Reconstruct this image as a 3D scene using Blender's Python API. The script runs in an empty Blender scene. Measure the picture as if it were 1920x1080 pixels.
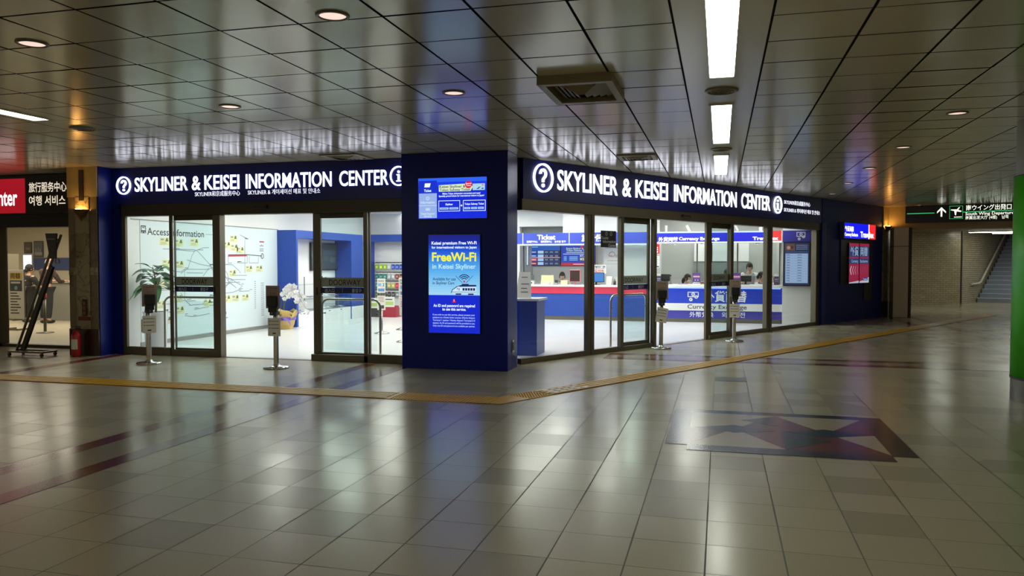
import bpy, bmesh, math, random
from mathutils import Vector, Matrix
random.seed(7)
S = bpy.context.scene
COL = S.collection
R = math.radians

# ------------------------------------------------------------------ camera
cam = bpy.data.cameras.new('camera')
cam.sensor_width = 36.0
cam.lens = 1466.0 / 1920.0 * 36.0
cam.clip_start = 0.05
cam.clip_end = 200
cam_o = bpy.data.objects.new('camera', cam)
COL.objects.link(cam_o)
cam_o.location = (0, 0, 1.5)
cam_o.rotation_euler = (R(90 - 1.87), 0, R(14.9))
S.camera = cam_o

# ------------------------------------------------------------------ world, exposure
W = bpy.data.worlds.new('world')
S.world = W
W.use_nodes = True
bg = W.node_tree.nodes['Background']
bg.inputs[0].default_value = (1.0, 0.82, 0.55, 1)
bg.inputs[1].default_value = 0.30
S.view_settings.view_transform = 'Standard'
S.view_settings.look = 'None'
S.view_settings.gamma = 1.0
S.view_settings.use_curve_mapping = False
S.view_settings.exposure = 0.0
cy = S.cycles
cy.use_denoising = True
cy.max_bounces = 7
cy.diffuse_bounces = 4
cy.glossy_bounces = 4
cy.transparent_max_bounces = 24
cy.sample_clamp_indirect = 4.0
cy.caustics_reflective = False
cy.caustics_refractive = False

TUBE = 14.0      # emission of the hall's fluorescent fixtures
SHOP = 23.0      # emission of the panel lights in the shop ceiling


def area(name, loc, sx, sy, power, col=(1, 1, 1), rot=(0, 0, 0)):
    l = bpy.data.lights.new(name, 'AREA')
    l.shape = 'RECTANGLE'
    l.size = sx
    l.size_y = sy
    l.energy = power
    l.color = col
    o = bpy.data.objects.new(name, l)
    COL.objects.link(o)
    o.location = loc
    o.rotation_euler = rot
    return o


# ------------------------------------------------------------------ materials
def lin(c):
    c = c / 255.0
    return c / 12.92 if c <= 0.04045 else ((c + 0.055) / 1.055) ** 2.4


def rgb(r, g, b):
    return (lin(r), lin(g), lin(b), 1)


_mats = {}


def mat(name, col, rough=0.5, metal=0.0, spec=0.5, noise=0.0, nscale=20.0, coat=0.0):
    """painted / plain surface: principled with a faint procedural mottling"""
    if name in _mats:
        return _mats[name]
    m = bpy.data.materials.new(name)
    m.use_nodes = True
    nt = m.node_tree
    p = nt.nodes['Principled BSDF']
    c = rgb(*col)
    p.inputs['Base Color'].default_value = c
    p.inputs['Roughness'].default_value = rough
    p.inputs['Metallic'].default_value = metal
    p.inputs['Specular IOR Level'].default_value = spec
    p.inputs['Coat Weight'].default_value = coat
    if noise:
        tc = nt.nodes.new('ShaderNodeTexCoord')
        n = nt.nodes.new('ShaderNodeTexNoise')
        n.inputs['Scale'].default_value = nscale
        n.inputs['Detail'].default_value = 3
        nt.links.new(tc.outputs['Object'], n.inputs['Vector'])
        r = nt.nodes.new('ShaderNodeValToRGB')
        r.color_ramp.elements[0].color = tuple(x * (1 - noise) for x in c[:3]) + (1,)
        r.color_ramp.elements[1].color = tuple(min(1, x * (1 + noise)) for x in c[:3]) + (1,)
        nt.links.new(n.outputs['Fac'], r.inputs['Fac'])
        nt.links.new(r.outputs['Color'], p.inputs['Base Color'])
    _mats[name] = m
    return m


def emit(name, col, st=1.0):
    if name in _mats:
        return _mats[name]
    m = bpy.data.materials.new(name)
    m.use_nodes = True
    p = m.node_tree.nodes['Principled BSDF']
    c = rgb(*col)
    p.inputs['Base Color'].default_value = (0.02, 0.02, 0.02, 1)
    p.inputs['Roughness'].default_value = 0.3
    p.inputs['Emission Color'].default_value = c
    p.inputs['Emission Strength'].default_value = st
    _mats[name] = m
    return m


def P(r, g, b):            # printed ink on a matt surface
    return mat('print_%d_%d_%d' % (r, g, b), (r, g, b), 0.55)


def E(r, g, b, st=1.0):    # lit pixel or backlit film
    return emit('lit_%d_%d_%d_%d' % (r, g, b, int(st * 100)), (r, g, b), st)


def glass(name, tint, refl=1.0):
    m = bpy.data.materials.new(name)
    m.use_nodes = True
    nt = m.node_tree
    nt.nodes.clear()
    out = nt.nodes.new('ShaderNodeOutputMaterial')
    t = nt.nodes.new('ShaderNodeBsdfTransparent')
    t.inputs[0].default_value = tint + (1,)
    g = nt.nodes.new('ShaderNodeBsdfGlossy')
    g.inputs['Roughness'].default_value = 0.0
    lw = nt.nodes.new('ShaderNodeLayerWeight')
    lw.inputs[0].default_value = 0.5
    pw = nt.nodes.new('ShaderNodeMath')
    pw.operation = 'POWER'
    pw.inputs[1].default_value = 5
    ma = nt.nodes.new('ShaderNodeMath')
    ma.operation = 'MULTIPLY_ADD'
    ma.inputs[1].default_value = 0.9
    ma.inputs[2].default_value = 0.03 * refl
    mx = nt.nodes.new('ShaderNodeMixShader')
    nt.links.new(lw.outputs['Facing'], pw.inputs[0])
    nt.links.new(pw.outputs[0], ma.inputs[0])
    nt.links.new(ma.outputs[0], mx.inputs[0])
    nt.links.new(t.outputs[0], mx.inputs[1])
    nt.links.new(g.outputs[0], mx.inputs[2])
    nt.links.new(mx.outputs[0], out.inputs[0])
    return m


def node_helper(m):
    nt = m.node_tree

    def nd(t, **k):
        n = nt.nodes.new(t)
        for a, b in k.items():
            setattr(n, a, b)
        return n

    def ma(op, a, b=None):
        n = nd('ShaderNodeMath', operation=op)
        for i, v in enumerate((a, b)):
            if v is None:
                continue
            if isinstance(v, (int, float)):
                n.inputs[i].default_value = v
            else:
                nt.links.new(v, n.inputs[i])
        return n.outputs[0]
    return nt, nd, ma


def floor_material():
    m = bpy.data.materials.new('terrazzo_floor_tiles')
    m.use_nodes = True
    nt, nd, ma = node_helper(m)
    p = nt.nodes['Principled BSDF']
    tc = nd('ShaderNodeTexCoord')
    sx = nd('ShaderNodeSeparateXYZ')
    nt.links.new(tc.outputs['Object'], sx.inputs[0])
    u = ma('DIVIDE', ma('ADD', sx.outputs[0], 0.06), 0.3885)
    v = ma('DIVIDE', ma('SUBTRACT', sx.outputs[1], 4.24), 0.4)
    fu, fv = ma('FRACT', u), ma('FRACT', v)
    eu = ma('MINIMUM', fu, ma('SUBTRACT', 1.0, fu))
    ev = ma('MINIMUM', fv, ma('SUBTRACT', 1.0, fv))
    cu, cv = ma('FLOOR', u), ma('FLOOR', v)
    cx = nd('ShaderNodeCombineXYZ')
    nt.links.new(cu, cx.inputs[0])
    nt.links.new(cv, cx.inputs[1])
    wn = nd('ShaderNodeTexWhiteNoise', noise_dimensions='3D')
    nt.links.new(cx.outputs[0], wn.inputs['Vector'])
    rnd = wn.outputs['Value']
    big = nd('ShaderNodeTexNoise')
    big.inputs['Scale'].default_value = 0.35
    nt.links.new(tc.outputs['Object'], big.inputs['Vector'])
    dark = ma('GREATER_THAN', ma('ADD', rnd, ma('MULTIPLY', big.outputs['Fac'], 0.5)), 1.02)
    jn = nd('ShaderNodeTexNoise')
    jn.inputs['Scale'].default_value = 1.6
    nt.links.new(tc.outputs['Object'], jn.inputs['Vector'])
    wu = ma('MULTIPLY', jn.outputs['Fac'], 0.020)
    wv = ma('MULTIPLY', jn.outputs['Fac'], 0.014)
    joint = ma('MAXIMUM', ma('LESS_THAN', eu, wu), ma('LESS_THAN', ev, wv))
    sp = nd('ShaderNodeTexNoise')
    sp.inputs['Scale'].default_value = 160
    sp.inputs['Detail'].default_value = 2
    nt.links.new(tc.outputs['Object'], sp.inputs['Vector'])
    tone = ma('ADD', ma('MULTIPLY', rnd, 0.07), ma('ADD', 0.78, ma('MULTIPLY', sp.outputs['Fac'], 0.36)))
    tone = ma('MULTIPLY', tone, ma('SUBTRACT', 1.0, ma('MULTIPLY', dark, 0.20)))
    tone = ma('MULTIPLY', tone, ma('SUBTRACT', 1.0, ma('MULTIPLY', joint, 0.75)))
    vm = nd('ShaderNodeVectorMath', operation='SCALE')
    vm.inputs[0].default_value = (0.36, 0.315, 0.22)
    nt.links.new(tone, vm.inputs['Scale'])
    nt.links.new(vm.outputs[0], p.inputs['Base Color'])
    rr = ma('ADD', ma('ADD', 0.19, ma('MULTIPLY', rnd, 0.05)), ma('MULTIPLY', joint, 0.4))
    nt.links.new(rr, p.inputs['Roughness'])
    p.inputs['Specular IOR Level'].default_value = 0.36
    return m


def marble_material(name, col, vein, scale=2.2):
    m = bpy.data.materials.new(name)
    m.use_nodes = True
    nt, nd, ma = node_helper(m)
    p = nt.nodes['Principled BSDF']
    tc = nd('ShaderNodeTexCoord')
    n = nd('ShaderNodeTexNoise')
    n.inputs['Scale'].default_value = scale
    n.inputs['Detail'].default_value = 6
    n.inputs['Distortion'].default_value = 1.6
    nt.links.new(tc.outputs['Object'], n.inputs['Vector'])
    a = ma('ABSOLUTE', ma('SUBTRACT', n.outputs['Fac'], 0.5))
    r = nd('ShaderNodeValToRGB')
    r.color_ramp.elements[0].position = 0.0
    r.color_ramp.elements[0].color = rgb(*vein)
    r.color_ramp.elements[1].position = 0.035
    r.color_ramp.elements[1].color = rgb(*col)
    nt.links.new(a, r.inputs['Fac'])
    nt.links.new(r.outputs['Color'], p.inputs['Base Color'])
    p.inputs['Roughness'].default_value = 0.22
    return m


def tile_material(name, c1, c2, mortar, bw, bh, rough=0.3, axis='XZ'):
    m = bpy.data.materials.new(name)
    m.use_nodes = True
    nt, nd, ma = node_helper(m)
    p = nt.nodes['Principled BSDF']
    tc = nd('ShaderNodeTexCoord')
    sx = nd('ShaderNodeSeparateXYZ')
    cx = nd('ShaderNodeCombineXYZ')
    nt.links.new(tc.outputs['Object'], sx.inputs[0])
    nt.links.new(sx.outputs[0], cx.inputs[0])
    nt.links.new(sx.outputs[2], cx.inputs[1])
    b = nd('ShaderNodeTexBrick')
    b.inputs['Scale'].default_value = 1.0
    b.inputs['Brick Width'].default_value = bw
    b.inputs['Row Height'].default_value = bh
    b.inputs['Mortar Size'].default_value = bh * 0.07
    b.inputs['Color1'].default_value = rgb(*c1)
    b.inputs['Color2'].default_value = rgb(*c2)
    b.inputs['Mortar'].default_value = rgb(*mortar)
    nt.links.new(cx.outputs[0], b.inputs['Vector'])
    nt.links.new(b.outputs['Color'], p.inputs['Base Color'])
    p.inputs['Roughness'].default_value = rough
    return m


FLOOR = floor_material()
CEIL = mat('ceiling_panel_enamel', (200, 195, 168), 0.17, 0, 0.5, 0.03, 3)
GAP = mat('ceiling_gap_shadow_void', (30, 27, 20), 0.9)
NAVY = mat('navy_panel', (10, 26, 118), 0.35, 0, 0.4, 0.03, 5)
NAVYP = mat('navy_pillar_laminate', (0, 24, 122), 0.3, 0, 0.25, 0.03, 5)
NAVYD = mat('dark_navy_wall', (4, 34, 124), 0.4, 0, 0.22, 0.03, 5)
FRAME = mat('bronze_aluminium', (98, 92, 78), 0.38, 0.55, 0.5, 0.03, 12)
FRAMED = mat('dark_bronze_aluminium', (62, 58, 46), 0.42, 0.4, 0.5, 0.03, 12)
STEEL = mat('brushed_steel', (178, 176, 170), 0.25, 1.0)
STEELD = mat('dull_steel', (120, 118, 110), 0.35, 0.9)
CHROME = mat('polished_steel', (205, 205, 205), 0.12, 1.0)
BLACK = mat('black_plastic', (16, 16, 17), 0.4)
DARK = mat('charcoal_plastic', (42, 42, 44), 0.45)
WHITE = mat('white_paint', (228, 229, 230), 0.5, 0, 0.4, 0.01, 8)
WHITEG = mat('white_gloss_laminate', (232, 233, 236), 0.25)
SHOPFLOOR = mat('white_shop_floor', (226, 228, 230), 0.22, 0, 0.5, 0.02, 6)
ROYAL = mat('royal_blue_laminate', (28, 64, 150), 0.4, 0, 0.4, 0.02, 5)
RED = mat('crimson_laminate', (190, 36, 72), 0.4)
GREYW = mat('grey_wall', (190, 192, 190), 0.5, 0, 0.4, 0.01, 6)
GREYB = mat('grey_cabinet', (128, 134, 134), 0.45)
BASEB = mat('grey_baseboard', (132, 132, 130), 0.5)
PAPER = mat('paper_white', (222, 218, 210), 0.6)
GLASS = glass('clear_glass', (0.97, 0.985, 0.98))
GLASSD = glass('green_tint_door_glass', (0.86, 0.935, 0.925), 1.6)
GLASSC = glass('showcase_glass', (0.96, 0.98, 0.98))
MARBLE = marble_material('veined_marble', (150, 138, 104), (104, 90, 62), 2.6)
MARBLE2 = marble_material('plain_marble', (112, 100, 70), (96, 84, 58), 1.4)
WOODD = mat('dark_brown_stone_base', (58, 36, 26), 0.25, 0, 0.5, 0.15, 14)
SKIN = mat('skin', (214, 168, 142), 0.5, 0, 0.4, 0.03, 30)
HAIR = mat('dark_hair', (24, 20, 19), 0.5, 0, 0.4, 0.2, 60)
SHIRTW = mat('white_shirt', (226, 226, 230), 0.7, 0, 0.3, 0.03, 40)
VESTN = mat('navy_vest', (30, 34, 62), 0.7)
TROUS = mat('dark_trousers', (30, 31, 36), 0.7)
LEAF = mat('green_leaf', (48, 112, 62), 0.35, 0, 0.5, 0.25, 9)
LEAFD = mat('dark_green_leaf', (26, 62, 40), 0.35, 0, 0.5, 0.25, 9)
STEMM = mat('plant_stem', (92, 96, 52), 0.6)
SOIL = mat('soil', (52, 40, 30), 0.9, 0, 0.2, 0.3, 40)
PETAL = mat('white_petal', (240, 238, 242), 0.55)
GOLDP = mat('gold_wrapping_paper', (196, 166, 96), 0.45, 0.1, 0.5, 0.15, 18)
LILAC = mat('lilac_ribbon', (110, 88, 170), 0.4)
BROWNT = mat('brown_red_stone_band', (98, 46, 34), 0.18, 0, 0.4, 0.25, 40)
GREYT = mat('grey_stone_band', (136, 126, 106), 0.19, 0, 0.36, 0.12, 60)
YELLOW = mat('ochre_tactile_paving', (186, 138, 0), 0.4, 0, 0.25, 0.12, 14)
YGROOVE = mat('tactile_groove', (128, 88, 14), 0.45, 0, 0.25, 0.12, 14)
GREEN = mat('green_column_wrap', (62, 186, 20), 0.35, 0, 0.4, 0.03, 5)
LETTERS = emit('backlit_small_letter', (236, 238, 250), 1.2)
LETTER = emit('backlit_letter_white', (240, 242, 255), 2.6)
TUBEM = emit('fluorescent_diffuser', (250, 255, 240), TUBE)
PANELM = emit('shop_ceiling_light', (252, 255, 241), SHOP)
DOWNM = emit('downlight_lens', (255, 224, 208), 0.95)
SCONCEM = emit('sconce_lamp', (255, 184, 96), 60.0)

# ------------------------------------------------------------------ mesh builder
_text = {}


def text_mesh(s, off=0.0, ext=0.0, res=3):
    k = (s, off, ext, res)
    if k in _text:
        return _text[k]
    c = bpy.data.curves.new('lettering', 'FONT')
    c.body = s
    c.offset = off
    c.extrude = 0.5 if ext else 0.0
    c.resolution_u = res
    o = bpy.data.objects.new('lettering', c)
    COL.objects.link(o)
    dg = bpy.context.evaluated_depsgraph_get()
    me = bpy.data.meshes.new_from_object(o.evaluated_get(dg))
    vs = [tuple(v.co) for v in me.vertices]
    fs = [tuple(p.vertices) for p in me.polygons]
    bpy.data.objects.remove(o)
    bpy.data.curves.remove(c)
    bpy.data.meshes.remove(me)
    xs = [v[0] for v in vs] or [0, 1]
    _text[k] = (vs, fs, min(xs), max(xs))
    return _text[k]


class B:
    def __init__(s):
        s.v, s.f, s.m, s.s, s.mats = [], [], [], [], []

    def mi(s, m):
        if m not in s.mats:
            s.mats.append(m)
        return s.mats.index(m)

    def add(s, vs, fs, m, smooth=False):
        n = len(s.v)
        k = s.mi(m)
        s.v += [tuple(v) for v in vs]
        for f in fs:
            s.f.append(tuple(i + n for i in f))
            s.m.append(k)
            s.s.append(smooth)
        return s

    def box(s, x0, x1, y0, y1, z0, z1, m, bev=0.0):
        if bev:
            bm = bmesh.new()
            bmesh.ops.create_cube(bm, size=1)
            for v in bm.verts:
                v.co = ((x0 + x1) / 2 + v.co.x * (x1 - x0), (y0 + y1) / 2 + v.co.y * (y1 - y0), (z0 + z1) / 2 + v.co.z * (z1 - z0))
            bmesh.ops.bevel(bm, geom=bm.edges[:], offset=bev, segments=2, affect='EDGES', profile=0.5)
            bm.verts.index_update()
            s.add([v.co[:] for v in bm.verts], [[v.index for v in f.verts] for f in bm.faces], m)
            bm.free()
            return s
        vs = [(x, y, z) for z in (z0, z1) for y in (y0, y1) for x in (x0, x1)]
        return s.add(vs, [(0, 2, 3, 1), (4, 5, 7, 6), (0, 1, 5, 4), (2, 6, 7, 3), (0, 4, 6, 2), (1, 3, 7, 5)], m)

    def rect(s, x0, x1, z0, z1, m, y=0.0):
        return s.add([(x0, y, z0), (x1, y, z0), (x1, y, z1), (x0, y, z1)], [(0, 1, 2, 3)], m)

    def poly(s, pts, m, y=0.0):
        return s.add([(a, y, b) for a, b in pts], [tuple(range(len(pts)))], m)

    def disc(s, x, z, r, m, y=0.0, rz=None, n=24):
        rz = rz or r
        return s.poly([(x + r * math.cos(2 * math.pi * i / n), z + rz * math.sin(2 * math.pi * i / n)) for i in range(n)], m, y)

    def ring(s, x, z, r0, r1, m, y=0.0, k=1.0, n=40, dep=0.0, a0=0.0, a1=360.0):
        full = abs(a1 - a0) >= 360
        c = n if full else n + 1
        an = [R(a0 + (a1 - a0) * i / n) for i in range(c)]
        vs = []
        for yy in ((y, y + dep) if dep else (y,)):
            vs += [(x + r0 * k * math.cos(a), yy, z + r0 * math.sin(a)) for a in an]
            vs += [(x + r1 * k * math.cos(a), yy, z + r1 * math.sin(a)) for a in an]
        fs = []
        for i in range(n):
            j = (i + 1) % c
            fs.append((i, c + i, c + j, j))
            if dep:
                fs.append((2 * c + i, 2 * c + j, 3 * c + j, 3 * c + i))
                fs.append((i, j, 2 * c + j, 2 * c + i))
                fs.append((c + i, 3 * c + i, 3 * c + j, c + j))
        return s.add(vs, fs, m)

    def line(s, pts, w, m, y=0.0):
        for (a, b), (c, d) in zip(pts, pts[1:]):
            l = math.hypot(c - a, d - b) or 1e-6
            nx, nz = -(d - b) / l * w / 2, (c - a) / l * w / 2
            s.add([(a - nx, y, b - nz), (c - nx, y, d - nz), (c + nx, y, d + nz), (a + nx, y, b + nz)], [(0, 1, 2, 3)], m)
        return s

    def text(s, t, x, z, cap, m, w=None, y=0.0, al='l', off=0.02, ext=0.0, cond=1.0, res=3):
        vs, fs, x0, x1 = text_mesh(t, off, ext, res)
        sz = cap / 0.682
        sx = (w / (x1 - x0)) if w else sz * cond
        wid = (x1 - x0) * sx
        ox = x - {'l': 0, 'c': wid / 2, 'r': wid}[al]
        out = [(ox + (a - x0) * sx, y - c * 2 * ext * 0.5 if ext else y, z + b * sz) for a, b, c in vs]
        return s.add(out, fs, m)

    def tube(s, pts, r, m, n=8, cap=True, smooth=True):
        pts = [Vector(p) for p in pts]
        rs = r if isinstance(r, (list, tuple)) else [r] * len(pts)
        vs, fs = [], []
        t0 = (pts[1] - pts[0]).normalized()
        up = Vector((0, 0, 1)) if abs(t0.z) < 0.9 else Vector((1, 0, 0))
        a = t0.cross(up).normalized()
        for i, p in enumerate(pts):
            t = (pts[min(i + 1, len(pts) - 1)] - pts[max(i - 1, 0)]).normalized()
            a = (a - t * a.dot(t)).normalized()
            b = t.cross(a)
            for k in range(n):
                g = 2 * math.pi * k / n
                vs.append(p + (a * math.cos(g) + b * math.sin(g)) * rs[i])
        for i in range(len(pts) - 1):
            for k in range(n):
                q = (k + 1) % n
                fs.append((i * n + k, i * n + q, (i + 1) * n + q, (i + 1) * n + k))
        s.add(vs, fs, m, smooth)
        if cap:
            s.add(vs[:n], [tuple(range(n))[::-1]], m)
            s.add(vs[-n:], [tuple(range(n))], m)
        return s

    def lathe(s, prof, m, c=(0, 0, 0), n=24, smooth=True, a0=0.0, a1=360.0):
        full = abs(a1 - a0) >= 360
        k = n if full else n + 1
        vs, fs = [], []
        for r, z in prof:
            for i in range(k):
                g = R(a0 + (a1 - a0) * i / n)
                vs.append((c[0] + r * math.cos(g), c[1] + r * math.sin(g), c[2] + z))
        for j in range(len(prof) - 1):
            for i in range(n):
                q = (i + 1) % k
                fs.append((j * k + i, j * k + q, (j + 1) * k + q, (j + 1) * k + i))
        return s.add(vs, fs, m, smooth)

    def ball(s, c, r, m, seg=12, rings=8):
        rx, ry, rz = r if isinstance(r, (tuple, list)) else (r, r, r)
        vs, fs = [], []
        for j in range(rings + 1):
            t = math.pi * j / rings
            for i in range(seg):
                g = 2 * math.pi * i / seg
                vs.append((c[0] + rx * math.sin(t) * math.cos(g), c[1] + ry * math.sin(t) * math.sin(g), c[2] + rz * math.cos(t)))
        for j in range(rings):
            for i in range(seg):
                q = (i + 1) % seg
                fs.append((j * seg + i, (j + 1) * seg + i, (j + 1) * seg + q, j * seg + q))
        return s.add(vs, fs, m, True)

    def move(s, M):
        s.v = [tuple(M @ Vector(v)) for v in s.v]
        return s

    def build(s, name, parent=None):
        me = bpy.data.meshes.new(name)
        me.from_pydata(s.v, [], s.f)
        for m in s.mats:
            me.materials.append(m)
        me.polygons.foreach_set('material_index', s.m)
        me.polygons.foreach_set('use_smooth', s.s)
        me.update()
        o = bpy.data.objects.new(name, me)
        COL.objects.link(o)
        if parent is not None:
            o.parent = parent
        return o


def thing(name, label, cat, loc=(0, 0, 0), rz=0.0, group=None):
    o = bpy.data.objects.new(name, None)
    o.empty_display_size = 0.1
    COL.objects.link(o)
    o.location = loc
    o.rotation_euler = (0, 0, R(rz))
    o['label'] = label
    o['category'] = cat
    if group:
        o['group'] = group
    return o


def tag(o, label, cat, group=None):
    o['label'] = label
    o['category'] = cat
    if group:
        o['group'] = group
    return o


def struct(b, name, parent=None, loc=None, rz=0.0):
    o = b.build(name, parent)
    if parent is None:
        o['kind'] = 'structure'
    if loc is not None:
        o.location = loc
        o.rotation_euler = (0, 0, R(rz))
    return o


def sroot(name, loc=(0, 0, 0), rz=0.0):
    o = bpy.data.objects.new(name, None)
    o.empty_display_size = 0.1
    COL.objects.link(o)
    o.location = loc
    o.rotation_euler = (0, 0, R(rz))
    o['kind'] = 'structure'
    return o


def copy_thing(root, loc, rz, label=None, group=None):
    r = root.copy()
    COL.objects.link(r)
    r.location = loc
    r.rotation_euler = (0, 0, R(rz))
    if label:
        r['label'] = label
    if group:
        r['group'] = group
    for ch in list(root.children):
        c = ch.copy()
        COL.objects.link(c)
        c.parent = r
        for g in list(ch.children):
            d = g.copy()
            COL.objects.link(d)
            d.parent = c
    return r


# frames of the two shopfronts: x along the front, y inwards, z up
LY = 10.75
RX, RY, RA = -2.85, 11.15, 60.0


def RF(t, n=0.0, z=0.0):
    return (RX + 0.5 * t - 0.8660254 * n, RY + 0.8660254 * t + 0.5 * n, z)


CZ = 3.03

# ------------------------------------------------------------------ floor and inlays
b = B()
b.add([(-24, -7, 0), (16, -7, 0), (16, 46, 0), (-24, 46, 0)], [(0, 1, 2, 3)], FLOOR)
struct(b, 'floor')

b = B()   # double brown bands with grey squares between, set in the floor
for x0, x1, m in ((-5.07, -4.88, BROWNT), (-4.88, -4.48, GREYT), (-4.48, -4.30, BROWNT)):
    b.box(x0, x1, -6, 10.62, -0.01, 0.002, m)
struct(b, 'trim_1')
b = B()
for y0, y1, m in ((12.12, 12.32, BROWNT), (12.32, 12.68, GREYT), (12.68, 12.88, BROWNT)):
    b.box(-1.75, 14.0, y0, y1, -0.01, 0.002, m)
struct(b, 'trim_2')
b = B()
b.box(-9.5, -9.28, 4.0, 10.7, -0.01, 0.002, BROWNT)
struct(b, 'trim_3')
b = B()
for k in (0, 0.62):
    b.box(4.4 + k, 4.6 + k, 19.0, 25.0, -0.01, 0.002, BROWNT)
o = struct(b, 'trim_4')

# star mosaic
SL, MR, BG = (mat('slate_stone', (34, 38, 44), 0.21, 0, 0.36, 0.2, 50), mat('oxblood_stone', (96, 46, 40), 0.21, 0, 0.36, 0.25, 50),
              mat('pale_stone', (156, 144, 122), 0.21, 0, 0.36, 0.1, 60))
TL = mat('teal_stone', (26, 48, 52), 0.21, 0, 0.36, 0.2, 50)
b = B()


def flat(pts, m, z=0.003):
    b.add([(x, y, z) for x, y in pts], [tuple(range(len(pts)))], m)


flat([(-0.43, 6.55), (-0.25, 6.55), (-0.25, 8.12), (-0.43, 8.12)], SL)
flat([(1.30, 6.55), (1.49, 6.55), (1.49, 8.12), (1.30, 8.12)], SL)
flat([(-0.25, 6.37), (1.30, 6.37), (1.30, 6.57), (-0.25, 6.57)], SL)
flat([(-0.25, 7.98), (1.30, 7.98), (1.30, 8.14), (-0.25, 8.14)], SL)
for x0, cs in ((-0.25, (MR, BG, BG, BG, MR, BG, BG, MR)), (0.525, (MR, BG, BG, MR, TL, MR, MR, BG))):
    x1, y0, y1 = x0 + 0.775, 6.57, 7.98
    cx_, cy_ = (x0 + x1) / 2, (y0 + y1) / 2
    rim = [(x1, cy_), (x1, y1), (cx_, y1), (x0, y1), (x0, cy_), (x0, y0), (cx_, y0), (x1, y0)]
    for i in range(8):
        flat([(cx_, cy_), rim[i], rim[(i + 1) % 8]], cs[i], 0.003)
    flat([(x0 + .05, cy_), (cx_, cy_ - .17), (x1 - .03, cy_), (cx_, cy_ + .17)], TL, 0.0036)
    if x0 < 0:
        flat([(cx_ + .06, cy_ + .42), (x1, cy_ + .20), (x1, y1 - .04)], TL, 0.0036)
    else:
        flat([(x0, y0), (x0 + .40, cy_ - .30), (x0, cy_ - .06)], TL, 0.0036)
struct(b, 'trim_5')

b = B()   # small brass-grey floor plate between the tactile path and the mosaic
b.box(-0.05, 0.34, 10.2, 10.55, -0.01, 0.003, mat('grey_floor_plate', (70, 68, 60), 0.3))
tag(b.build('floor_hatch'), 'small grey square floor hatch beyond the star mosaic', 'floor hatch')

# tactile paths
t = thing('tactile_path', 'ochre tactile guide path running in front of the left shopfront', 'tactile paving', (0, 0, 0))
b = B()
b.box(-16, -3.55, 7.90, 8.32, 0, 0.006, YGROOVE)
b.box(-3.55, -2.62, 7.90, 8.32, 0, 0.006, YELLOW)
b.add([(-2.62, 7.90, .006), (-2.231, 7.90, .006), (-2.007, 8.2875, .006), (-2.293, 8.4525, .006), (-2.37, 8.32, .006), (-2.62, 8.32, .006)], [(0, 1, 2, 3, 4, 5)], YELLOW)
b.build('paving', t)
b = B()
for k in range(5):
    y = 7.95 + k * 0.08
    b.box(-16, -3.55, y - 0.028, y + 0.028, 0.004, 0.012, YELLOW)
b.build('guide_bar', t)
b = B()
for i in range(29):
    for k in range(8):
        x, y = -3.48 + i * 0.04, 7.925 + k * 0.053
        b.lathe([(0.014, 0.0), (0.012, 0.005), (0.0, 0.006)], YELLOW, (x, y, 0.006), 6)
b.build('warning_dot', t)
t = thing('tactile_path', 'ochre tactile guide path slanting past the right shopfront towards the stairs', 'tactile paving', (-2.30, 8.11, 0), 60)
b = B()
b.box(0.30, .70, -0.165, 0.165, 0, 0.0065, YELLOW)
b.box(0.70, 19.5, -0.165, 0.165, 0, 0.0065, YGROOVE)
b.build('paving', t)
b = B()
for k in range(4):
    y = -0.12 + k * 0.08
    b.box(0.7, 19.5, y - 0.028, y + 0.028, 0.005, 0.013, YELLOW)
b.build('guide_bar', t)
b = B()
for i in range(9):
    for k in range(7):
        b.lathe([(0.014, 0.0), (0.012, 0.005), (0.0, 0.006)], YELLOW, (0.33 + i * 0.04, -0.14 + k * 0.047, 0.007), 6)
b.build('warning_dot', t)
b = B()
wr = mat('worn_white_marking', (200, 192, 172), 0.5, 0, 0.4, 0.3, 30)
for x0 in (0.78, 14.2, 16.6):
    for i in range(5):
        for k in range(3):
            if random.random() < 0.75:
                b.box(x0 + i * 0.13, x0 + i * 0.13 + 0.09, -0.13 + k * 0.09, -0.07 + k * 0.09, 0.012, 0.0145, wr)
o = b.build('worn_marking', t)
o['label'] = 'worn whitish marking'

# ------------------------------------------------------------------ hall ceiling
b = B()
xs = [0.30 + 0.581 * k for k in range(24)]
xs = [-x for x in xs[::-1]] + xs
rc = random.Random(3)
y0 = 5.147 - 0.6 * 16
for i in range(len(xs) - 1):
    a, c = xs[i], xs[i + 1]
    mid = abs(a + c) < 0.01
    if mid:
        b.add([(a + .006, -5, CZ), (a + .006, 36, CZ), (c - .006, 36, CZ), (c - .006, -5, CZ)], [(0, 1, 2, 3)], CEIL)
        continue
    for j in range(69):
        p, q = y0 + 0.6 * j, y0 + 0.6 * (j + 1)
        g = 0.0095
        tx, ty = rc.uniform(-.0008, .0008), rc.uniform(-.0018, .0018)
        b.add([(a + g, p + g, CZ - tx - ty), (a + g, q - g, CZ - tx + ty), (c - g, q - g, CZ + tx + ty), (c - g, p + g, CZ + tx - ty)], [(0, 1, 2, 3)], CEIL)
b.box(-24, 16, -7, 46, CZ + 0.03, CZ + 0.06, GAP)
struct(b, 'ceiling')

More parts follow.
